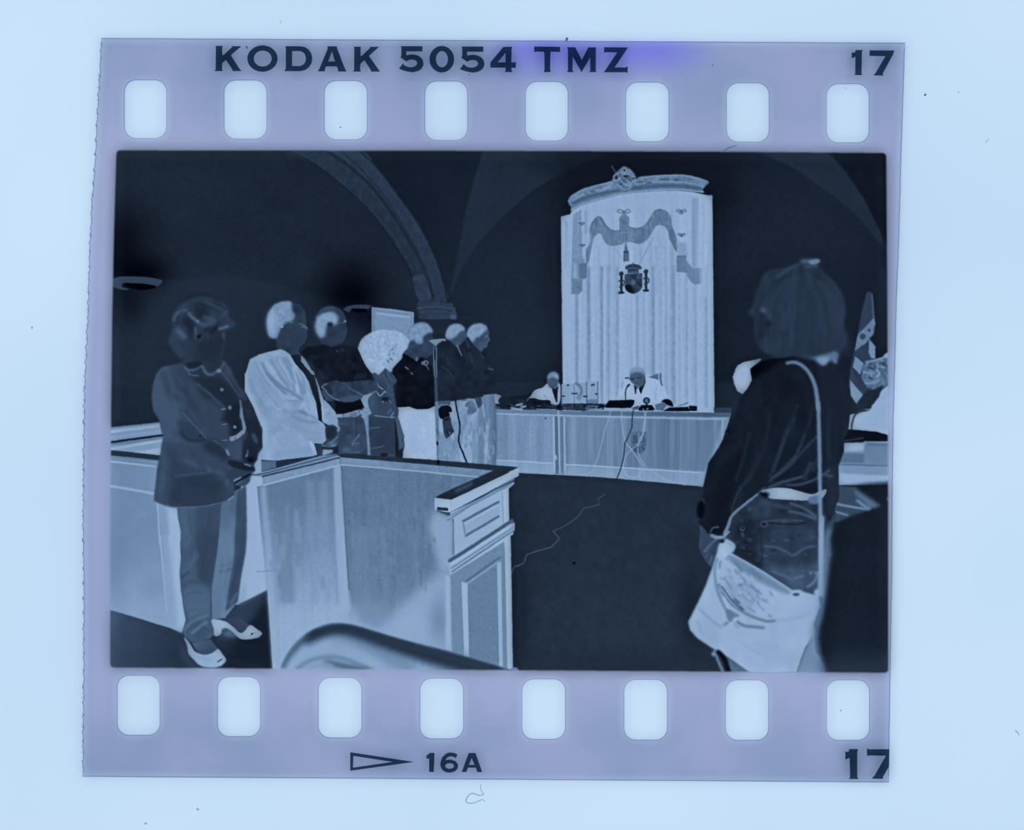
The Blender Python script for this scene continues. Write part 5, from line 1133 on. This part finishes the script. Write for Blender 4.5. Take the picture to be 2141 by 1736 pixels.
P('O', [470,920, 560,960, 600,990, 540,1010, 520,1050, 480,1020], 122, f=2, clip=bm); S('O', [570,1040, 640,1085, 750,1100, 850,1108], 28, 122, f=2, clip=bm); S('O', [440,1085, 490,1050], 24, 128, f=1.5, clip=bm); S('O', [180,905, 290,1010, 420,1115], 12, 142, f=1.4, clip=bm); S('O', [220,930, 320,1030, 430,1100], 8, 146, f=1.2, clip=bm)
S('O', [180,1030, 210,1120, 240,1190], 18, 146, f=2, clip=bm); P('O', [350,1320, 400,1130, 260,1000, 110,1080, 150,1190], 160, f=6, clip=bm, a=.6); S('O', [540,1060, 590,1110], 12, 138, f=1.5, clip=bm)
S('O', [440,260, 430,330, 470,400], 26, 182, f=2, clip=bm); S('O', [480,250, 520,290, 540,280], 12, 118, f=1, clip=bm); S('O', [470,430, 500,390], 24, 138, f=1.5, clip=bm); S('O', [600,1250, 800,1370, 940,1420], 10, 160, f=2, clip=bm); E('O', 425, 245, 26, 18, 24, f=1.5)
S('N', [315,1330, 380,1350, 440,1350], 26, 168, f=1.2, lb=True); S('N', [440,1350, 500,1290], 20, 150, f=1); S('N', [450,1370, 540,1430, 520,1490], 30, 166, f=1.5)
E('O', 1165, 776, 34, 12, 46, f=1.6); S('O', [1120,745, 1220,742], 16, 176, f=1.5); S('O', [520,375, 800,530, 1130,745], 8, 176, f=.8)
E('O', 1372, 760, 30, 36, 168, f=2)
P('O', [1165,1570, 1250,1330, 1322,1175, 1345,1330, 1400,1430, 1440,1570], 136, f=1.5, s=0, lb=False); S('O', [1335,1100, 1345,1330, 1400,1430, 1450,1560], 20, 156, f=1.5)
S('O', [350,1330, 385,1430, 445,1570], 24, 130, f=1.2, lb=True); E('O', 345, 1370, 24, 26, 134, f=1.5); P('O', [470,1400, 710,1560, 515,1570], 100, f=1.2, s=0)
S('O', [375,1340, 440,1400, 500,1560], 40, 22, f=2)
S('O', [1500,120, 1475,300, 1455,560, 1432,800, 1392,1010, 1352,1120, 1370,1330, 1430,1460, 1470,1560], 70, 134, f=7)
part('chair_back', 'black block of a chair back filling the lower right corner')
P([('N', [1530,1606, 1505,1380, 1530,1265, 1590,1195, 1740,1130, 1900,1085, 2012,1040, 1900,960, 1735,855, 1850,825, 2130,800]), ('O', [2130,1600, 1510,1600, 1455,1470, 1410,1350, 1395,1230, 1436,1000, 1470,780, 1508,480, 1545,200])], None, 31, f=5, s=0, n={'cloud':1})
P('O', [1480,1380, 1800,1360, 2130,1390, 2130,1600, 1490,1600], 48, f=12, a=.8)
E('N', 2090, 970, 22, 14, 110, f=1.2)
part()

# ---------------- grey values -> dye density on the film
def wobble(a):
    """lens and emulsion softness: outlines are never quite straight"""
    dx = vnoise(4, 4, 21, .16) + vnoise(16, 16, 22, .12); dy = vnoise(4, 4, 23, .16) + vnoise(16, 16, 24, .12)
    yy, xx = np.mgrid[0:GH, 0:GW]
    sx = np.clip(xx + dx, 0, GW - 1.001); sy = np.clip(yy + dy, 0, GH - 1.001)
    xi = sx.astype(int); yi = sy.astype(int); fx = sx - xi; fy = sy - yi
    return ((a[yi, xi] * (1 - fx) + a[yi, xi + 1] * fx) * (1 - fy) + (a[yi + 1, xi] * (1 - fx) + a[yi + 1, xi + 1] * fx) * fy).astype(np.float32)
img = wobble(img)
for k, (nm, _) in enumerate(PARTS):                      # rounded forms turn lighter towards their outline in a negative
    if nm != 'person': continue
    m = (lab == k).astype(np.float32)
    img += blur(m, 2 / GS) * m * 7 * np.clip(1 - blur(m, 7 / GS), 0, 1) * np.clip((150 - img) / 90, 0, 1)
img += 0.17 * (img - blur(img, 11 / GS)) + 0.07 * (img - blur(img, 1.6 / GS))      # developer edge effect
img = np.maximum(img, 1.0)
img += NZ['fine'] * 0.7 + rng.standard_normal(img.shape).astype(np.float32) * 0.9
RAMP_L = [0, 6, 20, 40, 56, 72, 92, 115, 125, 145, 165, 190, 215]
RAMP = np.array([(1,2,8), (4,7,17), (13,19,31), (29,40,56), (41,56,77), (53,71,95), (68,93,121), (88,115,147), (97,125,158), (115,145,180), (138,167,202), (165,190,226), (188,213,245)], float)
rgb = np.stack([np.interp(img, RAMP_L, RAMP[:, c]) for c in range(3)], -1)
X = GX0 + GS * np.arange(GW); Y = GY0 + GS * np.arange(GH)
fm_p = pts_of('X', np.array(quad_round(FRAME, 9)).ravel())
fc = cover(fm_p, pad=3)
fmask = np.zeros((GH, GW), np.float32); fmask[fc[2]:fc[2] + fc[0].shape[0], fc[1]:fc[1] + fc[0].shape[1]] = fc[0]
fmask = blur(fmask, 0.8)

# ---------------- sheet meshes: one flat piece of the emulsion for each depicted thing
lin = s2l(rgb) / WHITE                                   # wanted brightness relative to the bare panel
border_t = np.clip(s2l((148, 163, 204)) / WHITE, 0, 1)
m3 = fmask[..., None]
want = np.clip(lin, 1e-5, 1.0)
root = np.sqrt(want) * m3 + np.sqrt(border_t) * (1 - m3)
# light crosses the film twice: once on its way to the panel (spread out below the film) and once back
def spread(a):
    a = a.astype(np.float32)
    return 0.72 * blur(a, 10.5 / GS) + 0.28 * blur(a, 30 / GS)
soft = np.stack([spread(root[..., c]) for c in range(3)], -1)
dens = np.clip(want / np.maximum(soft, 1e-4), 0.0, 1.0)
for _ in range(2):                                       # settle: panel light depends on the film itself
    through = dens * m3 + np.sqrt(border_t) * (1 - m3)
    soft = np.stack([spread(through[..., c]) for c in range(3)], -1)
    dens = np.clip(0.5 * dens + 0.5 * want / np.maximum(soft, 1e-4), 0.0, 1.0)
dens = dens * m3 + (1 - m3)

em, nt, out = new_mat('silver_image')
at = nt.nodes.new('ShaderNodeAttribute'); at.attribute_name = 'silver_tone'
tb = nt.nodes.new('ShaderNodeBsdfTransparent')
nt.links.new(at.outputs['Color'], tb.inputs['Color']); nt.links.new(tb.outputs[0], out.inputs['Surface'])

gx, gy = np.meshgrid((X - CX) / PXMM * MM, (CY - Y) / PXMM * MM)
vid = np.arange(GW * GH).reshape(GH, GW)
cell_lab = lab[:-1, :-1]
quads = np.stack([vid[:-1, :-1], vid[1:, :-1], vid[1:, 1:], vid[:-1, 1:]], -1)
allco = np.stack([gx, gy, np.full_like(gx, FILM_Z + 0.003 * MM)], -1).reshape(-1, 3)
alld = np.concatenate([dens, np.ones((GH, GW, 1))], -1).reshape(-1, 4)
def sheet(k, name, label, parent):
    q = quads[cell_lab == k]
    if len(q) == 0: return None
    u, inv = np.unique(q, return_inverse=True)
    inv = inv.reshape(-1).astype(np.int32)
    me = bpy.data.meshes.new(name)
    me.vertices.add(len(u)); me.vertices.foreach_set('co', allco[u].astype(np.float32).ravel())
    me.loops.add(len(inv)); me.loops.foreach_set('vertex_index', inv)
    n = len(q)
    me.polygons.add(n)
    me.polygons.foreach_set('loop_start', np.arange(0, 4 * n, 4, dtype=np.int32))
    me.update(calc_edges=True)
    ca = me.color_attributes.new('silver_tone', 'FLOAT_COLOR', 'POINT')
    ca.data.foreach_set('color', alld[u].astype(np.float32).ravel())
    o = link(name, me, em, parent)
    if label: o['label'] = label
    return o
picture = sheet(0, PARTS[0][0], PARTS[0][1], film)
for k in range(1, len(PARTS)):
    sheet(k, PARTS[k][0], PARTS[k][1], picture)

# ------------------------------------------------------------------ dust, hairs and lint
LINT = matte('grey_lint', (0.10, 0.13, 0.16))
LINT2 = matte('pale_lint', (0.44, 0.50, 0.55))
def fibre(name, pts, wpx, z, mat, label, group=None, cat='fibre', lift=0.0):
    p = catmull(np.array(pts, float), False, 6)
    n = len(p); vs, fs = [], []
    for i, (x, y) in enumerate(p):
        d = p[min(i + 1, n - 1)] - p[max(i - 1, 0)]; d = d / max(np.linalg.norm(d), 1e-6)
        r = wpx / 2 * (0.55 + 0.45 * math.sin(math.pi * min(max(i / (n - 1), .08), .92)))
        for k in range(6):
            a = 2 * math.pi * k / 6
            vs.append((wx(x - d[1] * r * math.cos(a)), wy(y + d[0] * r * math.cos(a)), z + (r + r * math.sin(a)) / PXMM * MM + lift * math.sin(math.pi * i / (n - 1))))
    for i in range(n - 1):
        for k in range(6):
            fs.append((6 * i + k, 6 * i + (k + 1) % 6, 6 * i + 6 + (k + 1) % 6, 6 * i + 6 + k))
    fs.append(tuple(range(5, -1, -1))); fs.append(tuple(range(6 * n - 6, 6 * n)))
    me = bpy.data.meshes.new(name); me.from_pydata(vs, [], fs)
    o = link(name, me, mat)
    return tag(o, label, cat, group)
def speck(x, y, r, z, mat, label, group='dust specks'):
    n, vs, fs = 8, [], []
    ph = random.random() * 6
    for lv, (s, h) in enumerate(((0.8, 0.0), (1.0, 0.35), (0.6, 0.75))):
        for k in range(n):
            a = 2 * math.pi * k / n
            rr = r * s * (1 + 0.3 * math.sin(2 * a + ph) + 0.12 * math.sin(3 * a + 2 * ph))
            vs.append((wx(x + rr * math.cos(a)), wy(y + rr * math.sin(a)), z + r * h / PXMM * MM))
    for lv in range(2):
        for k in range(n):
            fs.append((n * lv + k, n * lv + (k + 1) % n, n * lv + n + (k + 1) % n, n * lv + n + k))
    fs.append(tuple(range(n - 1, -1, -1))); fs.append(tuple(range(2 * n, 3 * n)))
    me = bpy.data.meshes.new('dust_speck'); me.from_pydata(vs, [], fs)
    o = link('dust_speck', me, mat)
    return tag(o, label, 'dust speck', group)
ZF = FILM_Z + 0.008 * MM
fibre('lint_fibre', [(1005.5, 1642), (1005, 1652), (1010, 1661), (1011, 1663), (1003, 1665), (995, 1663), (986, 1661), (979, 1666), (974, 1675), (976, 1680), (985, 1682), (994, 1680), (1003, 1676), (1008, 1674), (1014, 1678)], 1.7, 0.0, LINT2,
      'thin curled pale fibre just below the film near its printed arrow')
fibre('hair', [(1509.5, 320), (1513, 316), (1519, 312), (1526, 308.5), (1534, 306), (1541, 303.5)], 1.6, ZF, LINT, 'short dark hair across the upper rim of the picture', cat='hair', lift=0.02 * MM)
fibre('lint_fibre', [(2124, 1528), (2129, 1533), (2133, 1539)], 1.8, 0.0, LINT2, 'tiny pale fibre at the lower right edge of the panel')
fibre('lint_fibre', [(585, 40), (586, 47)], 1.5, 0.0, LINT2, 'tiny pale fibre above the film over its first printed word')
fibre('lint_fibre', [(2063, 297), (2069, 289)], 1.5, 0.0, LINT2, 'tiny slanting pale fibre right of the film')
speck(1185, 82, 3.4, ZF, LINT, 'dark crumb clinging to the upper edge of the film')
speck(516, 99, 2.6, ZF, LINT, 'dark speck between the first two printed letters')
speck(1936, 197, 2.4, 0.0, LINT, 'darkest speck on the bare panel right of the film')
speck(2006, 192, 1.5, 0.0, LINT2, 'faint speck on the panel far right of the printed 17')
speck(412, 1694, 2.6, 0.0, LINT2, 'grey speck on the panel below the film at the left')
speck(303, 1724, 2.4, 0.0, LINT2, 'faint speck at the bottom left of the panel')
speck(65, 685, 2.2, 0.0, LINT2, 'faint speck on the panel left of the film')
speck(711, 265, 1.4, 0.0, LINT, 'tiny dark speck inside the third upper perforation')
speck(1769, 183, 1.3, 0.0, LINT2, 'tiny speck inside the last upper perforation')
speck(1759, 1487, 1.8, 0.0, LINT2, 'tiny speck inside the last lower perforation')
speck(982, 156, 1.3, ZF, LINT, 'tiny dark speck below the printed digits')
speck(1490, 136, 1.5, ZF, LINT, 'tiny dark speck right of the violet patch')
